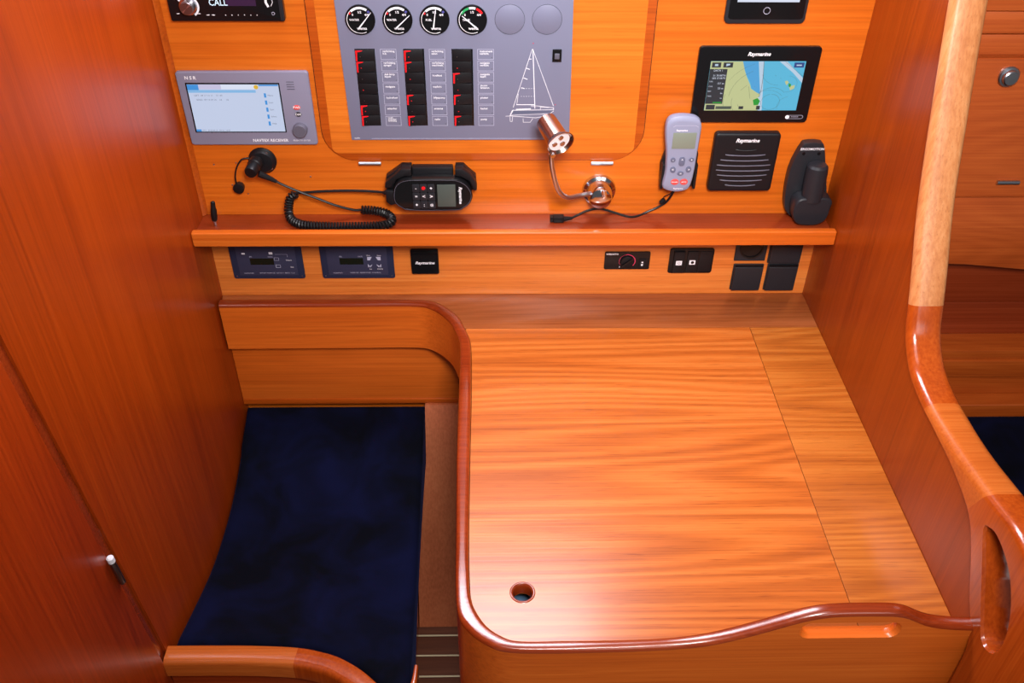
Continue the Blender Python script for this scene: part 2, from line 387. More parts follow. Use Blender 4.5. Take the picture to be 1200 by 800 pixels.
# ------------------------------------------------------------------ electrical switch panel
sp = thing('switch_panel', 'grey electrical switch panel with gauges, rocker switches and sailboat outline', 'switch panel', (-.105, -.005, 1.0500))
Y = -.0082
cutpoly = [(-.2948, 1.31), (-.2905, 1.0505), (.0838, 1.0505), (.0795, 1.31)]
MB().prism(cutpoly, Y, -.0053).build('face_plate', PNL, sp, .0006)
Yp = Y - .0003
def gauge(cx, cz, ang, bands, words):
    g = MB().lathe((cx, Y, cz), (0, -1, 0), [(0, .0238), (.003, .0238), (.0038, .0230), (.0038, .0215), (.003, .0212)], 36).build('gauge', BLACK, sp)
    R = .0192
    arc = MB(); arc.ribbon([(cx + .0205 * math.cos(math.radians(a)), cz + .0205 * math.sin(math.radians(a))) for a in range(135, 301, 8)], .0008, Y - .0042); arc.build('scale_ring', WHITE, g)
    for a0, a1, m in bands:
        MB().ribbon([(cx + R * math.cos(math.radians(a)), cz + R * math.sin(math.radians(a))) for a in range(a0, a1 - 1, -5)], .0036, Y - .0041).build('scale_band', m, g)
    px, pz = cx - .002 + (.0085 if ang > 90 else 0), cz - .0115
    d = Vector((math.cos(math.radians(ang)), math.sin(math.radians(ang)))); L = .031 if 45 < ang < 120 else .029
    q = Vector((-d.y, d.x)); P = Vector((px, pz))
    MB().prism([P - q * .0011, P - q * .0011 - d * .001, P + q * .0011 - d * .001, P + q * .0011, P + d * L + q * .0004, P + d * L - q * .0004], Y - .0052, Y - .0046).build('needle', WHITE, g)
    writing([('1/2', cx, cz + .0125, .005, 'CENTER'), ('0', cx - .011, cz + .0085, .005, 'CENTER'), ('4/4', cx + .011, cz + .0085, .005, 'CENTER'), (words, cx - .009, cz + .0005, .0045, 'CENTER'), ('wema', cx + .002, cz - .0128, .0065, 'CENTER')], Y - .0042, WHITE, g, bold=.02)
RWB = [(150, 136, RED), (134, 50, WHITE), (48, 36, BLU)]
gauge(-.2562, 1.2572, 50, RWB, 'WATER'); gauge(-.1974, 1.2573, 42, RWB, 'WATER'); gauge(-.1390, 1.2573, 81, RWB, 'FUEL')
gauge(-.0797, 1.2574, 140, [(150, 105, GRN), (103, 70, WHITE), (68, 30, RED)], 'TANK')
for x in (-.0200, .0391):
    b_ = MB(); b_.ribbon(circ(x, 1.2576, .0237, 40), .0005, Yp, True); b_.build('blank_cover_edge', CHAR, sp)
    MB().lathe((x, Y, 1.2576), (0, -1, 0), [(0, .0232), (.0005, .0232), (.0007, .0228)], 36).build('blank_cover', PNL, sp)
on = {(0, 0), (0, 1), (0, 5), (0, 6), (1, 0), (1, 1), (1, 4), (1, 6), (2, 2), (2, 4), (2, 6)}
cols = [(-.2690, -.2390), (-.1908, -.1595), (-.1127, -.0809)]
labx = [(-.2288, -.2036), (-.1500, -.1250), (-.0718, -.0460)]
words = [['verlichting\nb.b.', 'verlichting\nspiegel', 'dek lamp\nkajuit', 'navigatie', 'hydrofoor', 'ankerlier', 'hoofd-\nschakelaar\nverlichting'],
         ['verlichting\nsalon', 'verlichting\nmachinek.', 'koelkast', 'toplicht', 'bilgepomp', 'antenne', 'radio'],
         ['instrument\nverlicht.', 'navigatie\nverlicht.', 'navigatie\nkaart', 'stoom\nlantaren', 'plotter', 'kachel', 'pomp']]
proto = {}
def wedge(tip):
    a, b = (.0050, .0022) if tip else (.0022, .0046)
    w_, h = .0302, .0180
    m = MB(); m.prism([(0, 0), (-a, 0), (-.0030, w_ * .5), (-b, w_), (0, w_)], -h / 2, h / 2, 'Z')
    for v in m.bm.verts: v.co = Vector((v.co.y, Y + v.co.x, v.co.z))
    return m
for c in range(3):
    x0, x1 = cols[c]
    MB().box(x0 - .0012, x1 + .0012, Y - .0006, Y, 1.0775, 1.2102).build('switch_bezel', BLACK, sp, .0003)
    for r in range(7):
        zc = 1.2002 - .01873 * r; t = (c, r) in on; off = (x0 - (0), 0, zc)
        if t not in proto:
            m = wedge(t)
            for v in m.bm.verts: v.co += Vector((x0, 0, zc))
            o = m.build('rocker_switch', MATB, sp, .0006); proto[t] = (o, Vector((x0, 0, zc)))
        else: o = local(proto[t][0], sp, Vector((x0, 0, zc)) - proto[t][1])
        if t:
            MB().prism([(x0 + .0004, zc - .0085), (x0 + .0026, zc - .0085), (x0 + .0032, zc + .0062), (x0 + .0115, zc + .0080), (x0 + .0115, zc + .0086), (x0 + .0004, zc + .0086)], Y - .0058, Y - .0040).build('red_mark', RED, o)
        MB().flat(circ(x0 + .0075, zc - .0015, .0009, 8), Y - .0052).build('indicator_lamp', RED if (c + r) % 2 else DKSTEEL, o)
        zt = 1.2012 - .01925 * r; a, b = labx[c]
        lb = MB(); lb.ribbon([(a, zt - .0083), (b, zt - .0083), (b, zt + .0083), (a, zt + .0083)], .0006, Yp, True); lb = lb.build('label_frame', LPRINT, sp)
        writing([(words[c][r], a + .0035, zt + .003, .0046 if words[c][r].count('\n') < 2 else .0034)], Yp, WHITE, lb, bold=.015)
        MB().flat(circ(b - .003, zt - .0052, .0009, 8), Yp).build('fuse_dot', GREYD, lb)
# little side switch
ss = MB().box(.0496, .0645, Y - .003, Y, 1.1895, 1.2100).build('small_switch', BLACK, sp, .0006)
MB().box(.0530, .0610, Y - .0052, Y - .003, 1.1948, 1.2040).build('toggle', GREYD, ss, .001)
# printed sailing boat
sb = MB(); R_ = sb.ribbon; L1 = .0007
R_([(-.0133, 1.1103), (.0165, 1.2100)], L1, Yp); R_([(.0545, 1.1125), (.0175, 1.2100)], L1, Yp); R_([(.0178, 1.2100), (.0232, 1.108)], .0012, Yp)
R_([(-.0080, 1.1150), (.0235, 1.1150)], .0012, Yp); R_([(-.0075, 1.1150), (-.0050, 1.134)], .0006, Yp)
for p, q in (((.0115, 1.1935), (.0160, 1.1935)), ((.0073, 1.1783), (.0135, 1.1762)), ((.0030, 1.1618), (.0098, 1.1592)), ((-.0002, 1.1450), (.0052, 1.1432))): R_([p, q], .0011, Yp)
for z in (1.1433, 1.1297):
    for k in range(6): R_([(-.001 + k * .0042, z), (.0012 + k * .0042, z)], .0005, Yp)
R_([(-.0185, 1.0975), (-.0145, 1.1050), (.0550, 1.1062), (.0548, 1.1095), (.028, 1.1128), (.0165, 1.1130)], .0008, Yp)
R_([(-.0190, 1.0960), (.052, 1.0990)], .0006, Yp); R_([(-.0190, 1.0940), (-.0130, 1.1060)], .0008, Yp); R_([(.0550, 1.1040), (.0440, 1.0950), (.025, 1.0915), (-.0195, 1.0950)], .0008, Yp)
R_([(-.0085, 1.1065), (.0165, 1.1075)], .0018, Yp); R_([(.0325, 1.1065), (.0325, 1.1105), (.0465, 1.1098)], .0006, Yp)
R_([(.0035, 1.0905), (.0040, 1.0835), (.0160, 1.0835), (.0200, 1.0905)], .0006, Yp); R_([(-.0185, 1.0935), (-.0182, 1.0850), (-.0150, 1.0850), (-.0145, 1.0935)], .0006, Yp)
R_([(-.0262, 1.0945), (-.0195, 1.0948)], .0006, Yp)
sb.build('boat_outline', WHITE, sp)
hb = MB(); hb.flat([(-.0165, 1.0985), (.0500, 1.1005), (.0535, 1.1045), (-.0150, 1.1035)], Y - .0002); hb.build('boat_hull_fill', plastic('hull_print', lin('5a6078'), .45), sp)
MB().flat(circ(.0180, 1.2195, .0010, 8), Yp).flat(circ(.0575, 1.1150, .0009, 8), Yp).build('mast_lamps', PINK, sp)
MB().ribbon([(-.2560, 1.0535), (.0825, 1.0535)], .0007, Yp).build('bottom_line', LPRINT, sp)
writing([('nautic', -.2855, 1.0545, .004)], Yp, WHITE, sp)

# ------------------------------------------------------------------ devices on the back panel
def plate(poly, y0, y1, name, m, parent, bev=.0015, seg=3): return MB().prism(poly, y0, y1).build(name, m, parent, bev, seg)
# car radio
t = thing('car_radio', 'black car stereo with lit CALL display above the navtex', 'radio', (-.462, 0, 1.251))
plate(rr(-.5515, -.3735, 1.2555, 1.312, .003), -.013, -.0005, 'face_plate', BLACK, t)
kn = MB().lathe((-.5205, -.013, 1.2790), (0, -1, 0), [(0, .0135), (.003, .0135), (.0035, .0128)], 28).build('knob_collar', CHROME, t)
MB().ribbon([(-.5205 + .0155 * math.cos(math.radians(a)), 1.2790 + .0155 * math.sin(math.radians(a))) for a in range(150, -61, -10)], .0032, -.0134).build('collar_arc', WHITE, t)  # white arc standing in for the chrome collar ring
k2 = MB().lathe((-.5205, -.013, 1.2790), (0, -1, 0), [(.0, .0105), (.012, .010), (.013, .0092), (.0131, .002)], 28).build('volume_knob', DKSTEEL, t)
MB().flat([(-.5205, 1.2790), (-.5150, 1.2862), (-.5128, 1.2835)], -.0263).flat([(-.5205, 1.2790), (-.5262, 1.2720), (-.5282, 1.2744)], -.0263).build('knob_shine', STEEL, k2)
writing([('CALL', -.4880, 1.2845, .0145, 'LEFT', .85)], -.0134, G_call, t, bold=.012)
MB().flat([(-.4615, 1.2795), (-.415, 1.2795), (-.415, 1.2890), (-.4615, 1.2890)], -.0132).build('dim_segments', G_purp, t)
MB().ribbon([(-.3985, 1.300), (-.3995, 1.285), (-.3965, 1.278)], .0035, -.0134).ribbon([(-.3905, 1.300), (-.3890, 1.285), (-.3925, 1.279)], .0008, -.0134).build('eject_slot', WHITE, t)
pb = MB()
for k in range(6): pb.flat(circ(-.4650 + k * .0098, 1.2655, .0009, 8), -.0134)
for k in range(2): pb.flat(circ(-.4925 + k * .0085, 1.2655, .0028, 8, .0008), -.0134)
for x, z in ((-.5400, 1.2895), (-.5085, 1.2895), (-.5385, 1.2675), (-.5060, 1.2675)): pb.flat(circ(x, z, .0026, 8, .0007), -.0134)
pb.build('button_marks', WHITE, t)
MB().ribbon(circ(-.3905, 1.2680, .0022, 14), .0006, -.0134, True).build('jack_ring', LPRINT, t)
plate(rr(-.3800, -.3740, 1.257, 1.312, .002), -.0145, -.0131, 'end_strip', CHAR, t, .0006)

# navtex receiver
t = thing('navtex_receiver', 'grey navtex receiver with bright pale screen and round knob', 'navtex receiver', (-.456, 0, 1.041))
plate([(-.5655, 1.0440), (-.5610, 1.0415), (-.3525, 1.0415), (-.3495, 1.0445), (-.3505, 1.1690), (-.3540, 1.1725), (-.5640, 1.1715), (-.5672, 1.1685)], -.0085, -.0005, 'housing', GREY, t, .003)
MB().box(-.5540, -.3995, -.0092, -.0084, 1.0650, 1.1530).build('screen_surround', BLACK, t, .0003)
s_ = MB().box(-.5515, -.4015, -.0096, -.0092, 1.0670, 1.1505).build('screen', G_ice, t)
ys = -.0099
MB().flat([(-.5515, 1.1400), (-.5330, 1.1400), (-.5330, 1.1505), (-.5515, 1.1505)], ys).build('active_tab', G_blue, s_)
MB().flat([(-.5330, 1.1425), (-.4960, 1.1425), (-.4960, 1.1505), (-.5330, 1.1505)], ys).build('tab_row', G_lav, s_)
MB().flat([(-.4960, 1.1425), (-.4390, 1.1425), (-.4390, 1.1505), (-.4960, 1.1505)], ys).build('blank_tab', G_white, s_)
MB().flat([(-.5515, 1.1365), (-.4400, 1.1365), (-.4400, 1.1412), (-.5515, 1.1412)], ys - .0001).build('header_bar', G_sky, s_)
MB().flat(circ(-.4385, 1.1462, .0038, 12), ys - .0002).build('alert_icon', G_amb, s_)
MB().flat([(-.4340, 1.1480), (-.4020, 1.1480), (-.4020, 1.1505), (-.4340, 1.1505)], ys).build('clock_bar', G_blue, s_)
for k in range(5): MB().flat([(-.4275, 1.1355 - k * .0125), (-.4240, 1.1355 - k * .0125), (-.4240, 1.1280 - k * .0125), (-.4275, 1.1280 - k * .0125)], ys).build('side_key', G_blue, s_)
MB().flat([(-.5515, 1.0672), (-.5430, 1.0672), (-.5430, 1.0712), (-.5515, 1.0712)], ys).build('status_tab', G_blue, s_)
writing([('LEFT  09 17 12 11    17  09', -.5430, 1.1315, .0042), ('SEND  09 14 09 14    14      18', -.5405, 1.1240, .0042), ('UTC  2022.09.14  09:14  14:27', -.5420, 1.0692, .0038),
         ('Menu', -.4215, 1.1318, .004), ('Lists', -.4215, 1.1193, .004), ('Sort', -.4215, 1.1068, .004), ('Select', -.4215, 1.0943, .004), ('Help', -.4215, 1.0818, .004)], ys - .0002, G_txt, s_, 'screen_text')
pk = MB().lathe((-.3757, -.0085, 1.0705), (0, -1, 0), [(0, .0125), (.009, .0118), (.0105, .0108), (.0106, .001)], 28).build('rotary_knob', GREYD, t)
MB().prism(circ(-.3765, 1.1103, .0062, 20, .0040), -.0096, -.0085).build('power_button', REMR, t)
MB().prism(circ(-.3755, 1.0978, .0056, 20, .0040), -.0096, -.0085).build('dim_button', BLACK, t)
writing([('PWR', -.3765, 1.1103, .0055, 'CENTER'), ('DIM', -.3755, 1.0978, .0055, 'CENTER')], -.0099, WHITE, t, bold=.02)
writing([('N S R', -.5530, 1.1612, .0078)], -.0088, WHITE, t, bold=.03)
writing([('NAVTEX RECEIVER', -.3990, 1.0500, .0072, 'RIGHT')], -.0088, WHITE, t, bold=.02)
writing([('PUSH TO ENTER', -.3757, 1.0500, .0040, 'CENTER')], -.0088, WHITE, t)
g_ = MB()
for k in range(4): g_.ribbon([(-.3880, 1.1545 - k * .0042), (-.3755, 1.1545 - k * .0042)], .0009, -.0088)
g_.build('speaker_slots', CHAR, t)

# chart plotter
t = thing('chart_plotter', 'black chart plotter showing green and blue nautical chart', 'chart plotter', (.389, 0, 1.082))
plate(rr(.2886, .4892, 1.0825, 1.2143, .006), -.009, -.0005, 'housing', BLACK, t, .0025)
s_ = MB().box(.3097, .4663, -.0096, -.0091, 1.1053, 1.1905).build('screen', G_sea, t)
sx, sz = .3097, 1.1053; SW, SH = .1566, .0852
def q(u, v): return (sx + u * SW, sz + (1 - v) * SH)
def patch(pts, name, m, y=ys): MB().flat([q(*p) for p in pts], -.0099 - y).build(name, m, s_)
patch([(0, 0), (.36, 0), (.375, .2), (.40, .3), (.45, .46), (.47, .55), (.55, .64), (.58, .66), (.58, 1), (0, 1)], 'land', G_land, 0)
patch([(.335, 0), (.50, 0), (.53, .3), (.575, .62), (.585, .66), (.53, .62), (.475, .54), (.45, .42), (.40, .28), (.37, .18)], 'deep_water', G_deep, .0001)
patch([(.50, 0), (.56, 0), (.575, .3), (.60, .6), (.625, 1), (.585, 1), (.57, .6), (.535, .3)], 'channel', G_pale, .0002)
patch([(.72, 0), (.80, 0), (1, .33), (1, .43), (.88, .22)], 'channel', G_pale, .0002)
ct = MB()
def cl(pts, wd=.00035): ct.ribbon([q(*p) for p in pts], wd, -.0103)
cl([(.555, 0), (.575, .3), (.58, .55), (.57, .72)], .0007)
for cx, cy, r, a0, a1 in ((.52, .80, .33, 185, 290), (.52, .80, .24, 190, 285), (.50, .78, .16, 150, 260), (.70, .82, .10, 0, 360), (.70, .80, .17, 300, 60 + 360), (.62, .75, .38, 275, 345), (.10, .1, .30, 20, 70)):
    cl([(cx + r * math.sin(math.radians(a)), cy - r * 1.8 * math.cos(math.radians(a)) * .9) for a in range(a0, a1, 10) if 0 < cy - r * 1.62 * math.cos(math.radians(a)) < 1 and 0 < cx + r * math.sin(math.radians(a)) < 1])
cl([(.78, 0), (1, .30)]); cl([(.44, .50), (.475, .75)]); cl([(.36, .58), (.42, .47)]); cl([(.70, .27), (.71, .29)]); cl([(.76, .33), (.77, .34)])
for cx, cy, r, a0, a1 in ((.62, .75, .46, 290, 350), (.52, .80, .42, 200, 268), (.85, .45, .10, 0, 200), (.9, .9, .12, 250, 360), (.75, .15, .2, 180, 260), (.66, .9, .2, 330, 420)):
    cl([(cx + r * math.sin(math.radians(a)), cy - r * 1.62 * math.cos(math.radians(a))) for a in range(a0, a1, 10) if 0 < cy - r * 1.62 * math.cos(math.radians(a)) < 1 and .2 < cx + r * math.sin(math.radians(a)) < 1] or [(.5, .5), (.51, .5)], .00025)
ct.build('contours', G_ink, s_)
patch([(.815, .40), (.84, .38), (.86, .42), (.84, .48)], 'islet', G_land, .0002); patch([(.87, .50), (.93, .47), (.93, .54), (.89, .58)], 'islet', G_land, .0002)
patch([(.86, .43), (.89, .46), (.885, .52), (.865, .50)], 'islet', G_green, .0003)
patch([(.015, .02), (.11, .02), (.11, .12), (.015, .12)], 'home_button', G_ui, .0003); patch([(.135, .02), (.235, .02), (.235, .12), (.135, .12)], 'mark_button', G_ui, .0003)
patch([(.0, .15), (.185, .15), (.185, .86), (.0, .86)], 'data_panel', G_ui, .0003); patch([(.015, .88), (.11, .88), (.11, .98), (.015, .98)], 'zoom_button', G_ui, .0003)
patch([(.12, .91), (.29, .91), (.29, .97), (.12, .97)], 'scale_bar', G_ink, .0003); patch([(.88, .02), (.985, .02), (.985, .12), (.88, .12)], 'menu_button', G_navy, .0003)
patch([(.37, .91), (.42, .91), (.42, .97), (.37, .97)], 'range_button', G_ui, .0003); patch([(.51, .78), (.555, .74), (.59, .80), (.575, .88), (.53, .89)], 'ship_icon', G_green, .0004)
patch([(.56, .90), (.60, .90), (.60, .98), (.56, .98)], 'compass_button', G_ui, .0004); patch([(.045, .05), (.08, .05), (.08, .09), (.045, .09)], 'home_icon', G_pale, .0006); patch([(.165, .045), (.205, .045), (.205, .07), (.165, .095)], 'mark_icon', G_pale, .0006); patch([(.905, .06), (.96, .06), (.96, .085), (.905, .085)], 'menu_icon', G_pale, .0006)
patch([(.555, .74), (.585, .68), (.60, .76)], 'ship_halo', G_pale, .0004)
patch([(.08, .82), (.175, .82), (.175, .845), (.08, .845)], 'depth_bar', G_green, .0005)
writing([('DATA 1', *q(.09, .18), .0045, 'CENTER'), ("51 39.087'N", *q(.175, .28), .0042, 'RIGHT'), ("003 57.087'E", *q(.175, .335), .0042, 'RIGHT'), ("157 m", *q(.17, .44), .0045, 'RIGHT'), ('53 m', *q(.17, .54), .0045, 'RIGHT'), ('kn', *q(.17, .64), .004, 'RIGHT'), ('m', *q(.17, .74), .004, 'RIGHT'),
         ('SOG', *q(.01, .40), .003), ('COG', *q(.01, .50), .003), ('DPT', *q(.01, .60), .003), ('TWD', *q(.01, .70), .003)], -.0106, G_white, s_, 'screen_text')
writing([('Raymarine', .3868, 1.2022, .0088, 'CENTER')], -.0093, WHITE, t, bold=.03, shear=.3)
MB().flat(circ(.4540, 1.0930, .0035, 16), -.0093).build('swipe_dot', WHITE, t)
MB().ribbon([(.4560, 1.0962), (.4780, 1.0962), (.4805, 1.0945), (.4805, 1.0918), (.4780, 1.0900), (.4560, 1.0900)], .0005, -.0093).build('swipe_outline', LPRINT, t)
writing([('>>>>', .4600, 1.0932, .0055)], -.0093, LPRINT, t)

# tablet-like display at the top edge
t = thing('wall_tablet', 'black tablet with white screen and ring button above chart plotter', 'tablet', (.387, 0, 1.249))
plate(rr(.3215, .4510, 1.2510, 1.42, .008), -.008, -.0005, 'case', CHAR, t, .003)
plate(rr(.3265, .4460, 1.2590, 1.415, .005), -.0095, -.0081, 'glass_front', BLACK, t, .0005)
MB().box(.3375, .4355, -.0099, -.0095, 1.2860, 1.405).build('screen', G_white, t)
MB().ribbon(circ(.3864, 1.2725, .0052, 24), .0008, -.0099, True).build('home_ring', LPRINT, t)

# loudspeaker
t = thing('loudspeaker', 'black square loudspeaker with curved ribs below chart plotter', 'speaker', (.392, 0, .950))
P = [(.3350, .9560), (.4520, .9560), (.4470, 1.0685), (.3400, 1.0685)]
plate(rr(.3350, .4490, .9540, 1.0660, .007), -.0165, -.0005, 'housing', MATB, t, .005, 4)
for k, (wd, dz) in enumerate(((.036, 0), (.070, .0), (.084, 0), (.094, 0), (.094, 0), (.088, 0), (.075, 0), (.054, 0))):
    zc = 1.0360 - k * .0098; cx = .392; pts = []
    for j in range(9):
        u = -1 + j / 4; pts.append((cx + u * wd / 2, -.0172 if abs(u) < 1 else -.0160, zc - .0018 * (1 - u * u)))
    MB().tube(pts, .0011, 6).build('grille_rib', GREYD if k else MATB, t)
writing([('Raymarine', .3915, 1.0530, .0095, 'CENTER')], -.0171, WHITE, t, bold=.03, shear=.3)

# handheld remote in its holder
t = thing('remote_holder', 'black holder clip behind grey handheld remote', 'holder', (.279, 0, .948))
MB().prism([(.2520, 1.030), (.2465, 1.005), (.2490, .966), (.2620, .9535), (.3060, .9600), (.3115, 1.004), (.3110, 1.028)], -.012, -.0005).build('back_plate', MATB, t, .003)
for a, b in ((.2475, .2525), (.3055, .3105)): MB().box(a, b, -.026, -.0119, .964, 1.012).build('side_arm', MATB, t, .002)
t = thing('remote_control', 'grey handheld remote with red keys hanging beside chart plotter', 'remote control', (.276, -.014, .961))
body = [(.2500, .9720), (.2580, .9640), (.2760, .9605), (.2930, .9640), (.3000, .9735), (.3035, .9990), (.3045, 1.0390), (.3055, 1.0720), (.3040, 1.0930), (.2950, 1.1040), (.2710, 1.1075), (.2520, 1.1040), (.2445, 1.0930), (.2445, 1.0700), (.2500, 1.0350), (.2520, 1.0000)]
bs = [(p.x, p.y) for p in spline([(a, b, 0) for a, b in body], 4, True)]
rb = MB(); cc = Vector((.2765, 1.034))
def shr(f): return [tuple(cc + (Vector(p) - cc) * f) for p in bs]
rb.loft([[(p[0], y, p[1]) for p in shr(f)] for y, f in ((-.0125, .86), (-.016, .95), (-.026, .985), (-.032, .965), (-.0345, .90), (-.0350, .84))])
RB = rb.build('body', REMG, t)
yr = -.0352
MB().box(.2575, .2975, -.0358, -.0345, 1.0470, 1.0765).build('lcd', LCD, t, .0005)
MB().ribbon([(.2560, 1.0865), (.2600, 1.0895), (.2940, 1.0895), (.2985, 1.0865)], .0006, yr).build('brow_line', LPRINT, t)
for x, z, a, b in ((.2625, 1.0262, .0045, .0045), (.2945, 1.0265, .0045, .004), (.2645, 1.0072, .0050, .0060), (.2915, 1.0078, .0050, .0060), (.2785, 1.0002, .0058, .0042)):
    MB().prism(circ(x, z, a, 16, b), -.0365, -.0345).build('key', REMD, t, .0006)
MB().prism(rr(.2730, .2835, 1.0145, 1.0315, .0045), -.0365, -.0345).build('key', REMD, t, .0006)
for x in (.2705, .2865): MB().prism(circ(x, .9838, .0070, 18, .0058), -.0365, -.0345).build('red_key', REMR, t, .0006)
writing([('Raymarine', .2620, 1.0808, .0045)], yr - .0004, WHITE, t, bold=.03)
writing([('Raymarine', .2780, .9705, .0040, 'CENTER')], yr - .0004, WHITE, t, bold=.03)
writing([('-', .2625, 1.0262, .006, 'CENTER'), ('+', .2945, 1.0265, .005, 'CENTER'), ('STANDBY', .2705, .9838, .0026, 'CENTER'), ('AUTO', .2865, .9838, .0032, 'CENTER'), ('<', .2640, 1.0078, .006, 'CENTER'), ('>', .2920, 1.0078, .006, 'CENTER'), ('=', .2785, 1.0002, .006, 'CENTER'), ('^', .2782, 1.026, .006, 'CENTER')], -.0369, WHITE, t, bold=.02)
pc = spline([(.2760, -.022, .9640), (.2740, -.018, .9530), (.2670, -.012, .9330), (.2540, -.010, .9200), (.2300, -.012, .9085), (.2150, -.018, .9048), (.1980, -.022, .9055), (.1720, -.018, .9120), (.1450, -.014, .9180), (.1230, -.016, .9150), (.1050, -.020, .9080), (.0900, -.027, .9040)], 6)
MB().tube(pc, .0021, 8).build('cable', RUB, t)
MB().tube(spline([(.2755, -.020, .962), (.2700, -.016, .950), (.2610, -.011, .941), (.2560, -.010, .930)], 4), .0010, 6).build('lanyard', RUB, t)
MB().lathe((.2615, -.012, .9370), (-.6, 0, -.8), [(0, .002), (.002, .0042), (.010, .0045), (.012, .002)], 10).build('ferrite_bead', RUB, t)
MB().box(.0600, .0800, -.036, -.021, .9005, .9120).build('plug', RUB, t, .003)
MB().box(.0545, .0605, -.0345, -.0225, .9015, .9110).build('plug_tip', RUB, t, .001)
MB().lathe((.079, -.0285, .9055), (1, .15, 0), [(0, .005), (.006, .0042), (.016, .0028)], 10).build('strain_relief', RUB, t)

# angled holder at the right end
t = thing('hand_pump_bracket', 'dark grey upright bracket holding short barrel at right end of shelf', 'bracket', (.513, 0, .9005))
E_ = [(.4920, .9060), (.5080, .9010), (.5320, .9010), (.5465, .9120), (.5520, .9450), (.5360, 1.0100), (.5270, 1.0420), (.5190, 1.0480), (.4960, 1.0480), (.4880, 1.0400), (.4760, .9950), (.4790, .9300)]
es = [(p.x, p.y) for p in spline([(a, b, 0) for a, b in E_], 4, True)]
MB().prism(es, -.018, -.0005).build('back_plate', CHAR, t, .004, 3)
lw = [(.5060, .9030), (.5330, .9030), (.5480, .9130), (.5520, .9350), (.5480, .9560), (.4960, .9560), (.4870, .9330), (.4930, .9110)]
MB().prism([(p.x, p.y) for p in spline([(a, b, 0) for a, b in lw], 4, True)], -.050, -.0179).build('cup', CHAR, t, .006, 3)
MB().lathe((.5185, -.036, .950), (-.03, 0, 1), [(0, .0185), (.055, .0185), (.064, .0175), (.068, .014), (.069, .002)], 28).build('barrel', CHAR, t)
for x in (.4935, .5200): MB().lathe((x, -.0178, 1.0290), (0, -1, 0), [(0, .0030), (.0006, .0030), (.0008, .001)], 12).build('screw_hole', BLACK, t)
writing([('ERGOMOTION', .5070, 1.0375, .0062, 'CENTER')], -.0184, WHITE, t, bold=.02)

# reading lamp
t = thing('reading_lamp', 'chrome reading lamp with bent arm and coppery cylindrical head', 'lamp', (.1426, 0, .950))
MB().lathe((.1426, 0, .9495), (0, -1, 0), [(.0003, .0305), (.003, .0305), (.007, .0290), (.010, .0235), (.014, .0225), (.030, .0215), (.036, .0190), (.039, .0120), (.0395, .002)], 40).build('wall_base', CHROME, t)
MB().lathe((.1470, -.039, .9640), (.05, -1, -.1), [(0, .0052), (.009, .0045), (.014, .0030), (.0145, .0005)], 14).build('switch_knob', CHROME, t)
arm = spline([(.1330, -.026, .9560), (.1180, -.034, .9590), (.1020, -.040, .9590), (.0830, -.056, .9650), (.0690, -.068, .9790), (.0600, -.078, 1.0000), (.0530, -.086, 1.0270), (.0490, -.091, 1.0500), (.0475, -.094, 1.0680)], 6)
MB().tube(arm, .0043, 12).build('arm', STEEL, t)
hc = Vector((.0605, -.120, 1.098)); ha = Vector((.40, -.86, -.32)).normalized()
MB().lathe(hc - ha * .055, ha, [(0, .002), (.0005, .0150), (.002, .0172), (.046, .0178), (.049, .0200), (.0535, .0235), (.055, .0240), (.055, .0225), (.050, .0190)], 36).build('head', COPPER, t)
LN = MB().lathe(hc - ha * .006, ha, [(0, .0185), (.001, .0185), (.0015, .0005)], 30).build('lens', LENS, t)
u_ = ha.cross(Vector((0, 0, 1))).normalized(); v_ = ha.cross(u_)
for k in range(3):
    a = 2 * PI * k / 3 + .4; MB().lathe(hc - ha * .0045 + (u_ * math.cos(a) + v_ * math.sin(a)) * .0085, ha, [(0, .0045), (.0012, .0042), (.0018, .0005)], 14).build('led', STEEL, LN)
MB().lathe(hc - ha * .010 - Vector((.0105, 0, .022)), ha, [(0, .004), (.010, .004)], 10).build('arm_joint', CHROME, t)

# handset cradle, handset, coiled lead, wall socket
t = thing('handset_cradle', 'black two-clip wall cradle gripping the radio handset', 'holder', (-.155, 0, .920))
MB().box(-.190, -.118, -.017, -.0005, .945, 1.0020).build('back_plate', MATB, t, .003)
for sgn, x0, x1, xe in ((1, -.2340, -.1905, -.2380), (-1, -.1140, -.0795, -.0765)):
    pts = [(xe, .958), (xe + .002 * sgn, .984), (x0 + .014 if sgn > 0 else x1 - .012, .9960), ((x0 + .026) if sgn > 0 else x1 - .020, 1.0050), (x1, 1.0050) if sgn > 0 else (x0, 1.0050), (x1, .9830) if sgn > 0 else (x0, .9830), (x0 + .012 if sgn > 0 else x1 - .010, .958)]
    MB().prism(pts, -.0176, -.0005).build('clip', MATB, t, .002)
    if sgn > 0: hk = [(-.2365, .9800), (-.2180, .9955), (-.2080, 1.0050), (-.1905, 1.0050), (-.1905, .9925), (-.2020, .9922), (-.2180, .9850), (-.2270, .9700), (-.2385, .9690)]
    else: hk = [(-.1140, .9925), (-.1140, 1.0050), (-.1010, 1.0050), (-.0880, .9960), (-.0780, .9800), (-.0765, .9640), (-.0815, .9640), (-.0900, .9830), (-.1050, .9915)]
    MB().prism(hk, -.0300, -.0170).build('clip_hook', MATB, t, .0018)
t = thing('vhf_handset', 'black radio handset lying sideways in its cradle', 'handset', (-.155, -.02, .928))
H = [(-.2235, .9450), (-.2235, .9680), (-.2165, .9820), (-.2030, .9895), (-.1780, .9910), (-.1300, .9910), (-.1080, .9890), (-.0920, .9780), (-.0840, .9600), (-.0880, .9430), (-.1000, .9320), (-.1150, .9270), (-.1950, .9270), (-.2120, .9330)]
hs = [(p.x, p.y) for p in spline([(a, b, 0) for a, b in H], 4, True)]; hcn = Vector((-.154, .959))
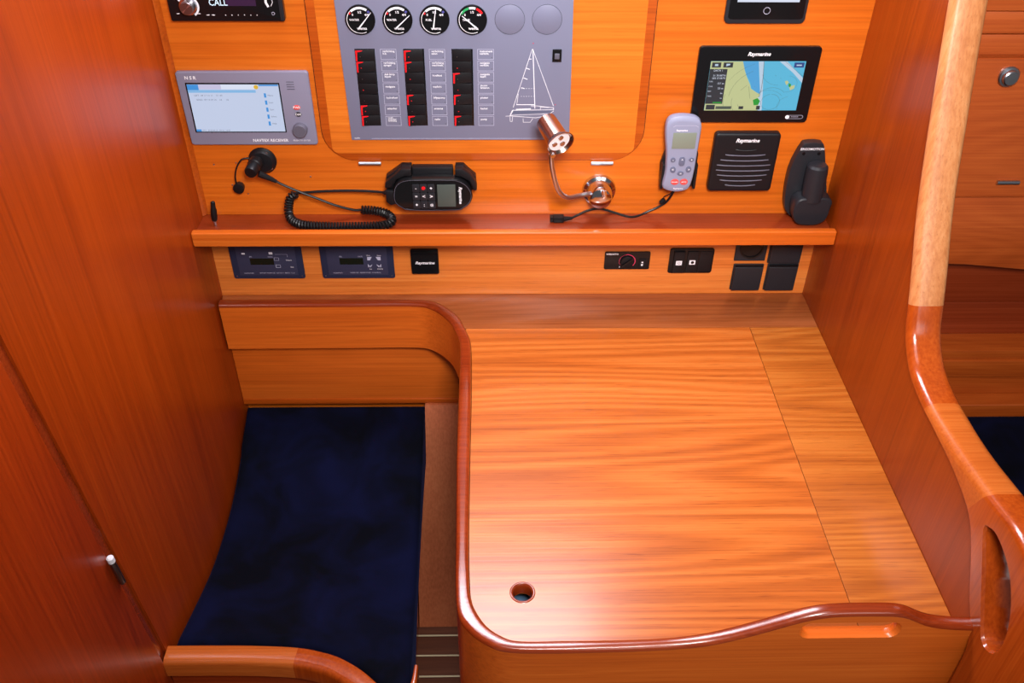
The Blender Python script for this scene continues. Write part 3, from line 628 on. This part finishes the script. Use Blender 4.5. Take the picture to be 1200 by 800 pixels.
def hsh(f, g=None): return [(hcn.x + (p[0] - hcn.x) * f, hcn.y + (p[1] - hcn.y) * (g or f)) for p in hs]
MB().loft([[(p[0], y, p[1]) for p in hsh(f, g)] for y, f, g in ((-.0180, .93, .88), (-.021, .99, 1.0), (-.030, 1.0, 1.02), (-.036, .99, .98), (-.0372, .975, .94), (-.0372, .95, .90), (-.0365, .945, .89))]).build('body', BLACK, t)
MB().ribbon([p for p in hsh(.962, .92)], .0007, -.0375, True).build('rim_line', GREYD, t)
MB().box(-.1460, -.1140, -.0384, -.0366, .9365, .9800).build('lcd', LCDD, t, .0004)
for i, x in enumerate((-.1832, -.1700, -.1567)):
    for j, z in enumerate((.9730, .9567, .9400)):
        MB().prism(rr(x - .0062, x + .0062, z - .0078, z + .0078, .0015), -.0380, -.0366).build('key', CHAR, t, .0005)
MB().flat(circ(-.1700, .9735, .0034, 14), -.0382).build('red_key_mark', RED, t)
writing([('-', -.1832, .9730, .009, 'CENTER'), ('+', -.1567, .9730, .009, 'CENTER'), ('=', -.1832, .9567, .008, 'CENTER'), ('<', -.1700, .9567, .010, 'CENTER'), ('>', -.1567, .9567, .010, 'CENTER'), ('+', -.1832, .9400, .009, 'CENTER'), (':', -.1700, .9400, .009, 'CENTER'), ('@', -.1567, .9400, .006, 'CENTER')], -.0383, WHITE, t, bold=.02)
writing([('Raymarine', -.1055, .9590, .0078, 'CENTER')], -.0377, WHITE, t, bold=.03, rot=PI / 2, shear=.3)
MB().prism([(-.2375, .9660), (-.2375, .9440), (-.2300, .9360), (-.2180, .9400), (-.2180, .9640)], -.034, -.022).build('cable_boot', MATB, t, .003)
lead = spline([(-.232, -.028, .9600), (-.2400, -.026, .9585), (-.262, -.022, .9585), (-.300, -.020, .9590), (-.345, -.020, .9580), (-.380, -.020, .9555), (-.400, -.020, .9540)], 5)
MB().tube(lead, [.0042 if i < 6 else .0023 for i in range(len(lead))], 8).build('straight_lead', RUB, t)
axis = spline([(-.398, -.020, .9530), (-.408, -.022, .9460), (-.4130, -.026, .9300), (-.4120, -.034, 00.9160), (-.4020, -.046, 0.9112), (-.380, -.056, 0.9100), (-.335, -.060, 0.9098), (-.290, -.060, 0.9098), (-.250, -.058, 0.9100), (-.2320, -.050, 0.9100), (-.2300, -.036, 0.9120), (-.2420, -.022, 0.9140), (-.262, -.016, 00.9160), (-.2860, -.015, .9170)], 12)
# arc-length resample and wind the coil
acc = [0.0]
for a, b in zip(axis, axis[1:]): acc.append(acc[-1] + (b - a).length)
TOT = acc[-1]; turns = int(TOT / .0052); per = 10; pts = []; j = 0; ref = Vector((0, 1, 0))
for i in range(turns * per + 1):
    s = TOT * i / (turns * per)
    while j < len(acc) - 2 and acc[j + 1] < s: j += 1
    f_ = (s - acc[j]) / max(acc[j + 1] - acc[j], 1e-9); p = axis[j].lerp(axis[j + 1], f_); d = (axis[min(j + 1, len(axis) - 1)] - axis[j]).normalized()
    ref = (ref - d * ref.dot(d)).normalized(); qv = d.cross(ref); a = 2 * PI * i / per
    pts.append(p + (ref * math.cos(a) + qv * math.sin(a)) * .0062)
MB().tube(pts, .0024, 6).build('coiled_lead', RUB, t)
MB().tube(spline([(-.2870, -.015, .9170), (-.300, -.020, .9200), (-.330, -.026, .9330), (-.3600, -.028, .9480), (-.390, -.030, .9630), (-.4180, -.032, .9790), (-.4400, -.034, .9950)], 5), .0023, 8).build('plug_lead', RUB, t)
MB().tube([(-.425, -.0325, .9835), (-.435, -.034, .9905), (-.452, -.038, 1.0020)], [.0032, .0045, .0062], 10).build('strain_relief', RUB, t)
MB().lathe((-.4640, -.048, 1.0080), (.15, 1, .10), [(0, .002), (.001, .0095), (.004, .0110), (.022, .0110), (.024, .0125), (.036, .0125)], 20).build('angled_plug', RUB, t)
t = thing('wall_socket_flange', 'round black cable socket with screws on panel below navtex', 'socket', (-.4514, 0, .985))
MB().lathe((-.4514, -.0003, 1.0083), (0, -1, 0), [(0, .0245), (.003, .0245), (.006, .0215), (.010, .0185), (.0105, .0150)], 32).build('flange', MATB, t)
for a in (60, -40, 200): MB().lathe((-.4514 + .0195 * math.cos(math.radians(a)), -.0075, 1.0083 + .0195 * math.sin(math.radians(a))), (0, -1, 0), [(0, .0026), (.001, .0022), (.0012, .0005)], 10).build('screw', STEEL, t)
MB().tube(spline([(-.4720, -.006, 1.0155), (-.4850, -.008, 1.0140), (-.4960, -.009, 1.0000), (-.5020, -.009, .9820), (-.5030, -.009, .9660)], 5), .0015, 6).build('cap_tether', RUB, t)
MB().lathe((-.5000, -.0005, .9585), (0, -1, 0), [(0, .0085), (.008, .0098), (.012, .0098), (.0125, .0085), (.0126, .001)], 20).build('dust_cap', RUB, t)
sc = thing('panel_screw', 'tiny screw left of the black cable socket, leftmost of all', 'screw', (-.538, 0, 1.000), 'stray screws by the cable socket')
s0 = MB().lathe((-.538, -.0002, 1.000), (0, -1, 0), [(0, .0016), (.0006, .0014), (.0008, .0003)], 8).build('screw_head', STEEL, sc)
for x, z, lb_ in ((-.4990, 1.0030, 'tiny screw between the cable socket and its hanging dust cap'), (-.5130, .9600, 'tiny screw touching the left side of the dust cap'), (-.4880, .9420, 'tiny screw just below the hanging dust cap'), (-.3720, .9760, 'tiny screw on bare panel right of the cable socket lead')):
    c = sc.copy(); C.objects.link(c); c.location = (x, 0, z); c['label'] = lb_; h = s0.copy(); C.objects.link(h); h.parent = c
t = thing('jack_plug', 'small black jack plug standing at left end of shelf', 'plug', (-.545, -.035, .9005))
MB().lathe((-.545, -.040, .9100), (.08, .1, 1), [(0, .0042), (.004, .0055), (.020, .0055), (.026, .0042), (.036, .0038), (.038, .001)], 14).build('plug_body', RUB, t)
MB().lathe((-.545, -.040, .9005), (0, 0, 1), [(0, .0022), (.0100, .0022)], 10).build('pin', STEEL, t)

# ------------------------------------------------------------------ shelf
t = thing('instrument_shelf', 'long narrow varnished shelf with raised front lip above small panels', 'shelf', (0, -.045, .884))
MB().box(XL + .0003, XR - .0003, -.075, -.0006, .886, .9000).build('shelf_board', W_board, t, .0008)
MB().box(XL + .0003, XR - .0003, -.0880, -.0735, .8845, .9130).build('front_lip', W_shelf, t, .004, 3)

# ------------------------------------------------------------------ small panels under the shelf
for x0, x1, kind in ((-.5440, -.4085, 0), (-.3750, -.2370, 1)):
    lab = ('dark blue instrument panel with black window, leftmost under shelf', 'dark blue instrument panel with four pale triangular keys under shelf')[kind]
    t = thing('monitor_panel', lab, 'instrument', ((x0 + x1) / 2, 0, .7600), 'blue monitor panels under the shelf')
    plate(rr(x0, x1, .7610, .8500, .004), -.0055, -.0013, 'frame', NAVYD, t, .0015)
    a, b = x0 + .0125, x1 - .0125
    MB().box(a, b, -.0060, -.0054, .7690, .8440).build('face', NAVYP, t, .0003)
    wx = a + (.0240 if kind == 0 else .0235)
    MB().box(wx, wx + .0445, -.0065, -.0059, .7935, .8075).build('display_window', SLATE, t)
    yt = -.0063
    writing([('0%', wx, .8110, .0045), ('100%', wx + .0440, .8110, .0045, 'RIGHT')], yt, LPRINT, t)
    for x in (x0 + .006, x1 - .006): MB().lathe((x, -.0055, .7670), (0, -1, 0), [(0, .0016), (.0005, .0014)], 8).build('corner_screw', STEEL, t)
    if kind == 0:
        writing([('mastervolt', a + .0085, .7745, .0042), ('BATTERY MONITOR  CAPACITY  METER  12/24', a + .038, .7745, .0032)], yt, LPRINT, t)
        writing([('Select', b - .0135, .8035, .0045, 'CENTER'), ('Set', b - .0095, .7880, .0045, 'CENTER')], yt, WHITE, t)
        MB().flat(rr(a + .0105, a + .0170, .8165, .8200, .0008), yt).flat(rr(a + .0615, a + .0685, .8165, .8215, .0008), yt).build('battery_icons', WHITE, t)
        MB().ribbon([(a + .0730, .8165), (b - .0150, .8165), (b - .0150, .8100)], .0005, yt).ribbon(rr(a + .070, a + .0785, .8030, .8090, .0005), .0006, yt, True).ribbon(rr(a + .071, a + .0795, .7870, .7930, .0005), .0006, yt, True).build('key_outline', LPRINT, t)
    else:
        writing([('mastervolt', a + .0085, .7745, .0042), ('INVERTER  GENERATOR  CONTROL', a + .041, .7745, .0036)], yt, LPRINT, t)
        kx, kz = b - .0245, .7985
        for sx_ in (-1, 1):
            for sz_ in (-1, 1):
                p = [(kx + sx_ * .0035, kz + sz_ * .0045), (kx + sx_ * .0125, kz + sz_ * .0045), (kx + sx_ * .0125, kz + sz_ * .0120)]
                p = [(kx + sx_ * .0125, kz + sz_ * .0045), (kx + sx_ * .0125, kz + sz_ * .0115), (kx + sx_ * .0040, kz + sz_ * (.0115 if sz_ > 0 else .0050)), (kx + sx_ * .0075, kz + sz_ * (.0045 if sz_ > 0 else .0115))]
                MB().prism(p, -.0068, -.0059).build('arrow_key', LPRINT, t)
        writing([('Gen', kx - .010, kz + .0150, .0042, 'CENTER'), ('Stop', kx + .010, kz + .0150, .0042, 'CENTER'), ('Inv', kx - .008, kz - .0155, .0042, 'CENTER'), ('Alarm', kx + .010, kz - .0155, .0042, 'CENTER')], yt, WHITE, t)

t = thing('black_square_module', 'small black square module under middle of shelf', 'instrument', (-.178, 0, .770))
plate(rr(-.2045, -.1520, .7715, .8262, .003), -.008, -.0013, 'cover', BLACK, t, .002)
MB().box(-.2030, -.1535, -.0105, -.0079, .8170, .8235).build('top_ledge', BLACK, t, .001)
writing([('Raymarine', -.1783, .7975, .0085, 'CENTER')], -.0084, WHITE, t, bold=.03, shear=.3)

t = thing('heater_control', 'small black heater thermostat with red dial arc and round knob', 'thermostat', (.206, 0, .778))
plate(rr(.1632, .2500, .7790, .8182, .003), -.0045, -.0013, 'face_plate', BLACK, t, .0008)
MB().lathe((.2065, -.0045, .7975), (0, -1, 0), [(0, .0125), (.004, .0122), (.0045, .0110), (.0046, .001)], 28).build('dial', MATB, t)
d = Vector((.72, .62)).normalized(); n_ = Vector((-d.y, d.x)); c0 = Vector((.2065, .7975))
MB().prism([c0 - d * .0125 - n_ * .003, c0 + d * .0125 - n_ * .003, c0 + d * .0125 + n_ * .003, c0 - d * .0125 + n_ * .003], -.013, -.0090).build('pointer_grip', BLACK, t, .0008)
arc = [(.2065 + .0152 * math.cos(math.radians(a)), .7975 + .0150 * math.sin(math.radians(a))) for a in range(100, -41, -10)]
MB().ribbon(arc, .0018, -.0048).build('red_arc', PINK, t)
MB().ribbon([(.2065 + .0152 * math.cos(math.radians(a)), .7975 + .0150 * math.sin(math.radians(a))) for a in range(210, 99, -10)], .0006, -.0048).build('thin_arc', PINK, t)
writing([('WEBASTO', .1655, .8135, .0050)], -.0048, WHITE, t, bold=.03)
MB().prism(rr(.2300, .2440, .7840, .8030, .001), -.0060, -.0045).build('rocker', MATB, t, .0004)
MB().flat([(.2340, .7945), (.2375, .7945), (.2375, .7975), (.2340, .7975)], -.0063).flat([(.2335, .7885), (.2370, .7885), (.2370, .7920), (.2335, .7920)], -.0063).build('rocker_marks', WHITE, t)
MB().flat(rr(.1920, .1935, .7835, .7860, .0003), -.0048).build('zero_mark', WHITE, t)

t = thing('twin_switch_plate', 'black plate with two pale-marked rocker switches and blank square', 'switch', (.329, 0, .769))
plate(rr(.2865, .3710, .7700, .8255, .005), -.0050, -.0013, 'face_plate', BLACK, t, .0015)
for x, s_in in ((.3050, 0), (.3310, 1)):
    o = MB().prism(rr(x - .0105, x + .0105, .7735, .8205, .002), -.0095 + .002 * s_in, -.0049).build('rocker', MATB, t, .0015)
    MB().flat(rr(x - .0060, x + .0055, .7915, .8015, .0008), -.0098 + .002 * s_in).build('rocker_mark', WHITE, o)
    if s_in: MB().flat(circ(x, .7963, .0032, 12), -.0100 + .002 * s_in).build('mark_dot', BLACK, o)
    else: MB().ribbon(circ(x, .7965, .0025, 12), .0006, -.0100, True).build('mark_ring', GREYD, o)
MB().box(.3440, .3680, -.0062, -.0049, .7750, .8200).build('blank_insert', MATB, t, .0008)

names = [('open round charcoal wall socket, upper left of the group of four', 0), ('charcoal flap socket, upper right of group, tucked under shelf', 1), ('charcoal flap-covered socket, lower left of the group of four', 2), ('charcoal flap-covered socket, lower right beside the bulkhead', 3)]
for (x0, x1, z0, z1), (lab, k) in zip(((.4105, .4700, .7975, .8560), (.4750, .5378, .7925, .8560), (.4125, .4710, .7305, .7900), (.4780, .5380, .7300, .7900)), names):
    t = thing('wall_socket', lab, 'socket', ((x0 + x1) / 2, 0, z0), 'four charcoal sockets under the shelf')
    plate(rr(x0, x1, z0, z1, .002), -.0045, -.0013, 'frame', CHAR, t, .001)
    xc, zc = (x0 + x1) / 2, (z0 + z1) / 2
    if k == 0:
        MB().lathe((xc, -.0044, zc), (0, -1, 0), [(0, .0225), (.003, .0225), (.003, .0195), (.0005, .0190), (.0004, .002)], 30).build('socket_well', BLACK, t)
    else:
        MB().prism(rr(x0 + .002, x1 - .002, z0 + .0015, z1 - .004, .002), -.0100, -.0044).build('flap', CHAR, t, .0025, 3)
        if k > 1: MB().lathe((x0 + .003, -.0065, z1 - .003), (1, 0, 0), [(0, .0028), (x1 - x0 - .006, .0028)], 10).build('flap_hinge', BLACK, t)

# ------------------------------------------------------------------ chart table
t = thing('chart_table', 'teak chart table with raised mahogany edge and finger hole in lid', 'table', (.25, -.4, 0))
TI = [(-.5716, -.0264), (-.34, -.0270), (-.2094, -.0288), (-.16, -.0375), (-.118, -.079), (-.0985, -.13), (-.0905, -.17), (-.0875, -.30), (-.0870, -.45), (-.0856, -.60), (-.0836, -.672), (-.0793, -.7155), (-.0614, -.752), (-.0365, -.7725), (-.0125, -.7790), (.04, -.7790), (.095, -.7785), (.15, -.778), (.182, -.777), (.238, -.775), (.315, -.7735), (.37, -.7735), (.42, -.7735), (.46, -.7735), (.50, -.7738), (XR, -.7745)]
TO = [(-.5716, -.0470), (-.34, -.0460), (-.2083, -.0455), (-.167, -.0560), (-.1320, -.094), (-.1150, -.140), (-.1085, -.18), (-.1070, -.30), (-.1060, -.45), (-.1025, -.60), (-.1005, -.690), (-.0958, -.7366), (-.0824, -.7600), (-.0612, -.7790), (-.0334, -.7915), (.02, -.7940), (.094, -.7930), (.15, -.792), (.183, -.7915), (.238, -.7915), (.315, -.791), (.37, -.791), (.42, -.791), (.46, -.791), (.50, -.791), (XR, -.7915)]
def ztop(x, y):
    if y > -.70: return .7300
    K_ = [(-1, .7300), (.12, .7300), (.183, .7325), (.21, .7360), (.234, .7410), (.270, .7560), (.298, .7700), (.325, .7840), (.344, .7920), (.367, .7980), (.40, .7990), (.452, .7980), (.465, .7945), (.478, .7860), (.4916, .7770), (.51, .7710), (.53, .7680), (.70, .7630)]
    for (a, za), (b, zb) in zip(K_, K_[1:]):
        if a <= x <= b: return za + (zb - za) * (x - a) / (b - a)
    return .7300
ti = [Vector((p.x, p.y)) for p in spline([(a, b, 0) for a, b in TI], 5)]; to = [Vector((p.x, p.y)) for p in spline([(a, b, 0) for a, b in TO], 5)]
zt0 = ztop
ZS = {}
for i_, b in enumerate(to):
    q_ = [zt0(to[min(max(i_ + k, 0), len(to) - 1)].x, to[min(max(i_ + k, 0), len(to) - 1)].y) for k in (-2, -1, 0, 1, 2)]; ZS[(round(b.x, 5), round(b.y, 5))] = (q_[0] + 2 * q_[1] + 3 * q_[2] + 2 * q_[3] + q_[4]) / 9
def ztop(x, y): return ZS[(round(x, 5), round(y, 5))]
def rail_ring(a, b, dz, ex):
    """rounded rail section from table side a to outer side b"""
    z = ztop(b.x, b.y); d = (b - a); L = d.length; d.normalize(); a = a - d * ex; b = b + d * ex; L += 2 * ex; r = min(.0065, L * .45); R = []
    R.append((a.x, a.y, z - dz))
    for k in range(5): th = PI / 2 * k / 4; p = a + d * (r - r * math.cos(th)); R.append((p.x, p.y, z - r + r * math.sin(th)))
    for k in range(5): th = PI / 2 * k / 4; p = b - d * (r - r * math.sin(th)); R.append((p.x, p.y, z - r + r * math.cos(th)))
    R.append((b.x, b.y, z - dz))
    return R
MB().loft([rail_ring(a, b, .0068, .0008) for a, b in zip(ti, to)]).build('fiddle_rail', W_red, t, ang=45)
zb = lambda p: .622 if p.y > -.60 else (.622 - .12 * min(1, (-.60 - p.y) / .12))
ap = MB().loft([[(a.x, a.y, zb(b)), (a.x, a.y, ztop(b.x, b.y) - .0063), (b.x, b.y, ztop(b.x, b.y) - .0063), (b.x, b.y, zb(b))] for a, b in zip(ti, to)]).build('apron', W_low, t, ang=40)
sl = rr(.3400, .4590, .7468, .7765, .0130, 6)
k1 = MB().prism(sl, -.83, -.72).build('cutter', W_low, world=(0, 0, 0))
k3 = MB(); k3.loft([[(p[0], -.800, p[1]) for p in offs(sl, .011)], [(p[0], -.7865, p[1]) for p in offs(sl, .0010)], [(p[0], -.7845, p[1]) for p in offs(sl, -.001)]]); k3 = k3.build('cutter', W_low, world=(0, 0, 0))
k4 = MB(); k4.loft([[(p[0], -.765, p[1]) for p in offs(sl, .010)], [(p[0], -.7780, p[1]) for p in offs(sl, .0010)], [(p[0], -.7795, p[1]) for p in offs(sl, -.001)]]); k4 = k4.build('cutter', W_low, world=(0, 0, 0))
cut(ap, [k1, k3, k4])
Zt = .72
# back strip, lid and side leaf, with open joints between
inner = [p for p in ti]
ib = [p for p in inner if p.y > -.110]
MB().prism([(XL + .0005, -.0015), (XR - .0005, -.0015), (XR - .0005, -.1105), (ib[-1].x + .001, -.1105)] + [(p.x, p.y) for p in reversed(ib)], .700, Zt, 'Z').build('back_strip', W_back, t, .0005)
il = [p for p in inner if p.y < -.1135 and p.x < .43]
lo = [(il[0].x + .0018, -.1122), (.4300, -.1122), (.4300, -.7730)] + [(p.x + .0016 * (1 if p.y > -.72 else .3), p.y + (.0015 if p.y < -.74 else 0)) for p in reversed(il) if p.x < .42 and p.y < -.118]
def plate_with_hole(outer, hx, hy, hr, z0, z1, cham, name, m, parent):
    from mathutils.geometry import tessellate_polygon
    n = 28; b = MB(); bm = b.bm
    def hole(r, z): return [(hx + r * math.cos(2 * PI * k / n), hy + r * math.sin(2 * PI * k / n), z) for k in range(n)]
    for z, r in ((z1, hr + cham), (z0, hr)):
        H = hole(r, z); O_ = [(p[0], p[1], z) for p in outer]
        V = [bm.verts.new(p) for p in O_ + H]
        for tr in tessellate_polygon([[Vector(p) for p in O_], [Vector(p) for p in H]]):
            bm.faces.new([V[i_] for i_ in tr])
        if z == z1: T_ = V
        else: B_ = V
    no = len(outer)
    for k in range(no): bm.faces.new((T_[k], T_[(k + 1) % no], B_[(k + 1) % no], B_[k]))
    mid = [bm.verts.new(p) for p in hole(hr, z1 - cham)]
    for k in range(n):
        q_ = (k + 1) % n
        bm.faces.new((T_[no + k], T_[no + q_], mid[q_], mid[k])); bm.faces.new((mid[k], mid[q_], B_[no + q_], B_[no + k]))
    return b.build(name, m, parent)
lid = plate_with_hole(lo, -.0100, -.6988, .0132, .700, Zt, .003, 'lid', W_table, t)
MB().prism([(.4312, -.1122), (XR - .0005, -.1122), (XR - .0005, -.7740), (.4312, -.7730)], .700, Zt, 'Z').build('side_leaf', W_table2, t, .0006)
ring_ = MB(); ring_.loft([[(-.0100 + r * math.cos(2 * PI * k / 28), -.6988 + r * math.sin(2 * PI * k / 28), z) for k in range(28)] for r, z in ((.0175, .7202), (.0160, .7212), (.0140, .7204), (.0128, .716), (.0126, .702))], cap=False); ring_.build('hole_rim', W_red, t, ang=60)
MB().prism([(p.x + (.004 if p.y > -.72 else .003), p.y + .002) for p in inner if p.y < -.02] [:0] or [(-.080, -.115), (.42, -.115), (.42, -.755), (.0, -.755), (-.05, -.735), (-.075, -.69)], .655, .660, 'Z').build('chart_well_bottom', plastic('chart_paper_blue', lin('5c7c9c'), .5), t)
MB().box(XL + .0005, -.122, -.0230, -.0015, .466, .634).build('lower_back_board', W_low, t, .001)
MB().box(XL + .0005, XR - .0005, -.0250, -.0015, .4545, .4665).build('shadow_strip', W_lip, t, .001)  # dark wood strip standing in for the shadow under the lower back board
MB().box(-.1215, XR - .0005, -.012, -.0015, .466, .699).build('rear_board', W_low, t)

# sloping footwell lining
tag(MB().prism([(-.0938, .330), (-.0794, .330), (-.236, .0005), (-.262, .0005)], -.2165, XR - .0005, 'X').prism([(-.030, .4540), (-.020, .4540), (-.0794, .330), (-.0938, .330)], -.1945, XR - .0005, 'X').build('footwell_lining', W_lining), 'reddish veneered sloping panel in the footwell between cushion and table', 'panel')

# ------------------------------------------------------------------ seat
t = thing('helm_bench', 'varnished wooden seat base with rounded front rail', 'seat base', (-.38, -.3, 0))
MB().prism([(XL + .0005, -.0015), (-.218, -.0015), (-.218, -.60), (XL + .0005, -.60)], 0.0005, .335, 'Z').build('box', W_red, t)
IN = [(XL + .0008, -.598), (-.50, -.5985), (-.43, -.600), (-.3645, -.6045), (-.325, -.613), (-.294, -.6240), (-.258, -.646), (-.228, -.672), (-.205, -.692), (-.190, -.690), (-.180, -.670), (-.176, -.640)]
WD = [.034, .034, .034, .034, .034, .034, .034, .032, .024, .012, .009, .006]
def thick(P, W_, zt, zb_, m, k0, k1, name, parent, r=.010):
    Pn = [p for p in spline([(a, b, 0) for a, b in P], 5)]; Wn = [p.x for p in spline([(a, 0, 0) for a in W_], 5)]
    R = []
    for i in range(int(k0 * 5), int(k1 * 5) + 1):
        p = Vector(Pn[i][:2]); d = (Pn[min(i + 1, len(Pn) - 1)] - Pn[max(i - 1, 0)]); n = Vector((d.y, -d.x)).normalized()
        wv = Wn[i]; rr_ = min(r, wv * .45); q = []
        q.append((p.x, p.y, zb_)); 
        for k in range(4): th = PI / 2 * k / 3; a = p + n * (rr_ * .4 * (1 - math.cos(th))); q.append((a.x, a.y, zt - rr_ + rr_ * math.sin(th)))
        for k in range(5): th = PI / 2 * k / 4; a = p + n * (wv - rr_ + rr_ * math.sin(th)); q.append((a.x, a.y, zt - rr_ + rr_ * math.cos(th)))
        b = p + n * wv; q.append((b.x, b.y, zb_)); R.append(q)
    return MB().loft(R).build(name, m, parent, ang=45)
o = thick(IN, WD, .455, .418, W_rail, 0, 3, 'rail', t); tag(o, 'straight orange-brown rail')
o = thick(IN, WD, .455, .418, W_redy, 3, 11, 'rail', t); tag(o, 'curved dark glossy rail')
thick([(a, b - .006) for a, b in IN], [v * .55 for v in WD], .4182, .0005, W_red, 0, 11, 'front_skirt', t, .001)

cu = MB(); nx, ny = 26, 40
def cushion_xy(u, v):
    xl = XL + .003 + .004; xr = -.1955 + .014 * v ** 2
    yb = -.004 - .026; y0 = -.0265
    x = xl + (xr - xl) * u
    # front edge follows the rail
    xs = [(XL, -.597), (-.43, -.599), (-.3645, -.603), (-.325, -.6115), (-.294, -.6225), (-.258, -.6445), (-.228, -.6705), (-.209, -.686), (-.190, -.682), (-.180, -.655), (-.10, -.60)]
    yf = -.6
    for (a, ya), (b, yb_) in zip(xs, xs[1:]):
        if a <= x <= b: yf = ya + (yb_ - ya) * (x - a) / (b - a); break
    return x, y0 + (yf + .0015 - y0) * v
def ctop(u, v):
    z = .4530 - .066 * math.sin(PI * min(1, v / .97)) ** 1.0 * 1.0 - .004 * v
    e = min(min(u, 1 - u) * .38, min(v, 1 - v) * .58) ; rr__ = .018 if v > .15 else .009
    if e < rr__: z -= rr__ - math.sqrt(max(0, rr__ ** 2 - (rr__ - e) ** 2))
    return z + .0015 * math.sin(u * 9 + v * 5) * math.sin(v * 14)
def warp(t_):   # denser rows near the edges
    return .5 - .5 * math.cos(PI * t_) if True else t_
top = [[None] * (nx + 1) for _ in range(ny + 1)]; bot = [[None] * (nx + 1) for _ in range(ny + 1)]
for j in range(ny + 1):
    for i in range(nx + 1):
        u, v = warp(i / nx), warp(j / ny); x, y = cushion_xy(u, v)
        top[j][i] = cu.bm.verts.new((x, y, ctop(u, v))); bot[j][i] = cu.bm.verts.new((x, y, .3365)) if (i in (0, nx) or j in (0, ny)) else None
for j in range(ny):
    for i in range(nx): cu.bm.faces.new((top[j][i], top[j][i + 1], top[j + 1][i + 1], top[j + 1][i]))
for i in range(nx):
    for j in (0, ny): cu.bm.faces.new((top[j][i], top[j][i + 1], bot[j][i + 1], bot[j][i]))
for j in range(ny):
    for i in (0, nx): cu.bm.faces.new((top[j][i], top[j + 1][i], bot[j + 1][i], bot[j][i]))
cu.bm.faces.new([bot[0][i] for i in range(nx + 1)] + [bot[j][nx] for j in range(1, ny + 1)] + [bot[ny][i] for i in range(nx - 1, -1, -1)] + [bot[j][0] for j in range(ny - 1, 0, -1)])
t = cu.build('seat_cushion', CLOTH, ang=70); tag(t, 'dark navy velour seat cushion, dished, beside the chart table', 'cushion')

# ------------------------------------------------------------------ the saloon beyond the bulkhead
X0, X1 = XR + .034, 1.75
t = thing('saloon_locker', 'teak locker front with round push knob beyond the bulkhead', 'cabinet', (1.1, 0, .78))
MB().box(X0, X1, .002, .02, .8, 1.6).build('carcass', W_cab, t)
MB().box(X0, X1, -.006, .0015, 1.2715, 1.58).build('frame_board', W_cab, t, .002)
MB().box(X0, X1, -.004, .0015, 1.2345, 1.2700).build('slat', W_cab, t, .002)
MB().box(X0, X1, -.004, .0015, 1.1990, 1.2330).build('slat', W_cab, t, .002)
dr = MB().box(X0 + .01, X1, -.010, .0015, .9365, 1.1960).build('door', W_cab, t, .004, 3)
kx = Vector((.8085, -.010, 1.1660))
MB().lathe(kx, (0, -1, 0), [(0, .0170), (.004, .0175), (.006, .0160), (.0065, .0135), (.012, .0125), (.0135, .0105), (.014, .001)], 30).build('push_knob', STEEL, dr)
MB().lathe((.8560, -.0125, .9690), (1, 0, 0), [(0, .004), (.040, .004)], 12).build('hinge', STEEL, dr)
MB().prism([(X0, .9350), (X1, .9350), (X1, .7500), (1.25, .7600), (.9814, .7760), (.86, .7885), (X0, .7990)], -.006, .0015).build('lower_board', W_cab, t, .002)
t = thing('saloon_bench', 'dark varnished backrest and stepped rail above the saloon cushion', 'backrest', (1.1, 0, .45))
MB().box(X0, X1, .030, .045, .6745, .80).build('back_board', W_board, t, .0015)
MB().box(X0, X1, .030, .045, .4500, .6730).build('back_board', W_board, t, .0015)
MB().box(X0, X1, -.030, .0295, .572, .594).build('rail', W_sal, t, .003)
MB().box(X0, X1, -.036, .0295, .528, .5715).build('rail', W_sal, t, .003)
MB().box(X0, X1, -.030, .0295, .478, .5275).build('front_board', W_sal, t, .002)
MB().box(X0, X1, -.066, .0295, .42, .4775).build('front_edge', W_sal, t, .005, 3)
c = MB().box(X0 + .002, X1, -.70, -.068, .3395, .455).build('saloon_cushion', CLOTH, bev=.02, seg=4); tag(c, 'dark navy cushion in the saloon beyond the bulkhead, at right edge', 'cushion')
MB().box(X0 + .002, X1, -.70, .02, .0005, .339).build('base_box', W_cab, t)
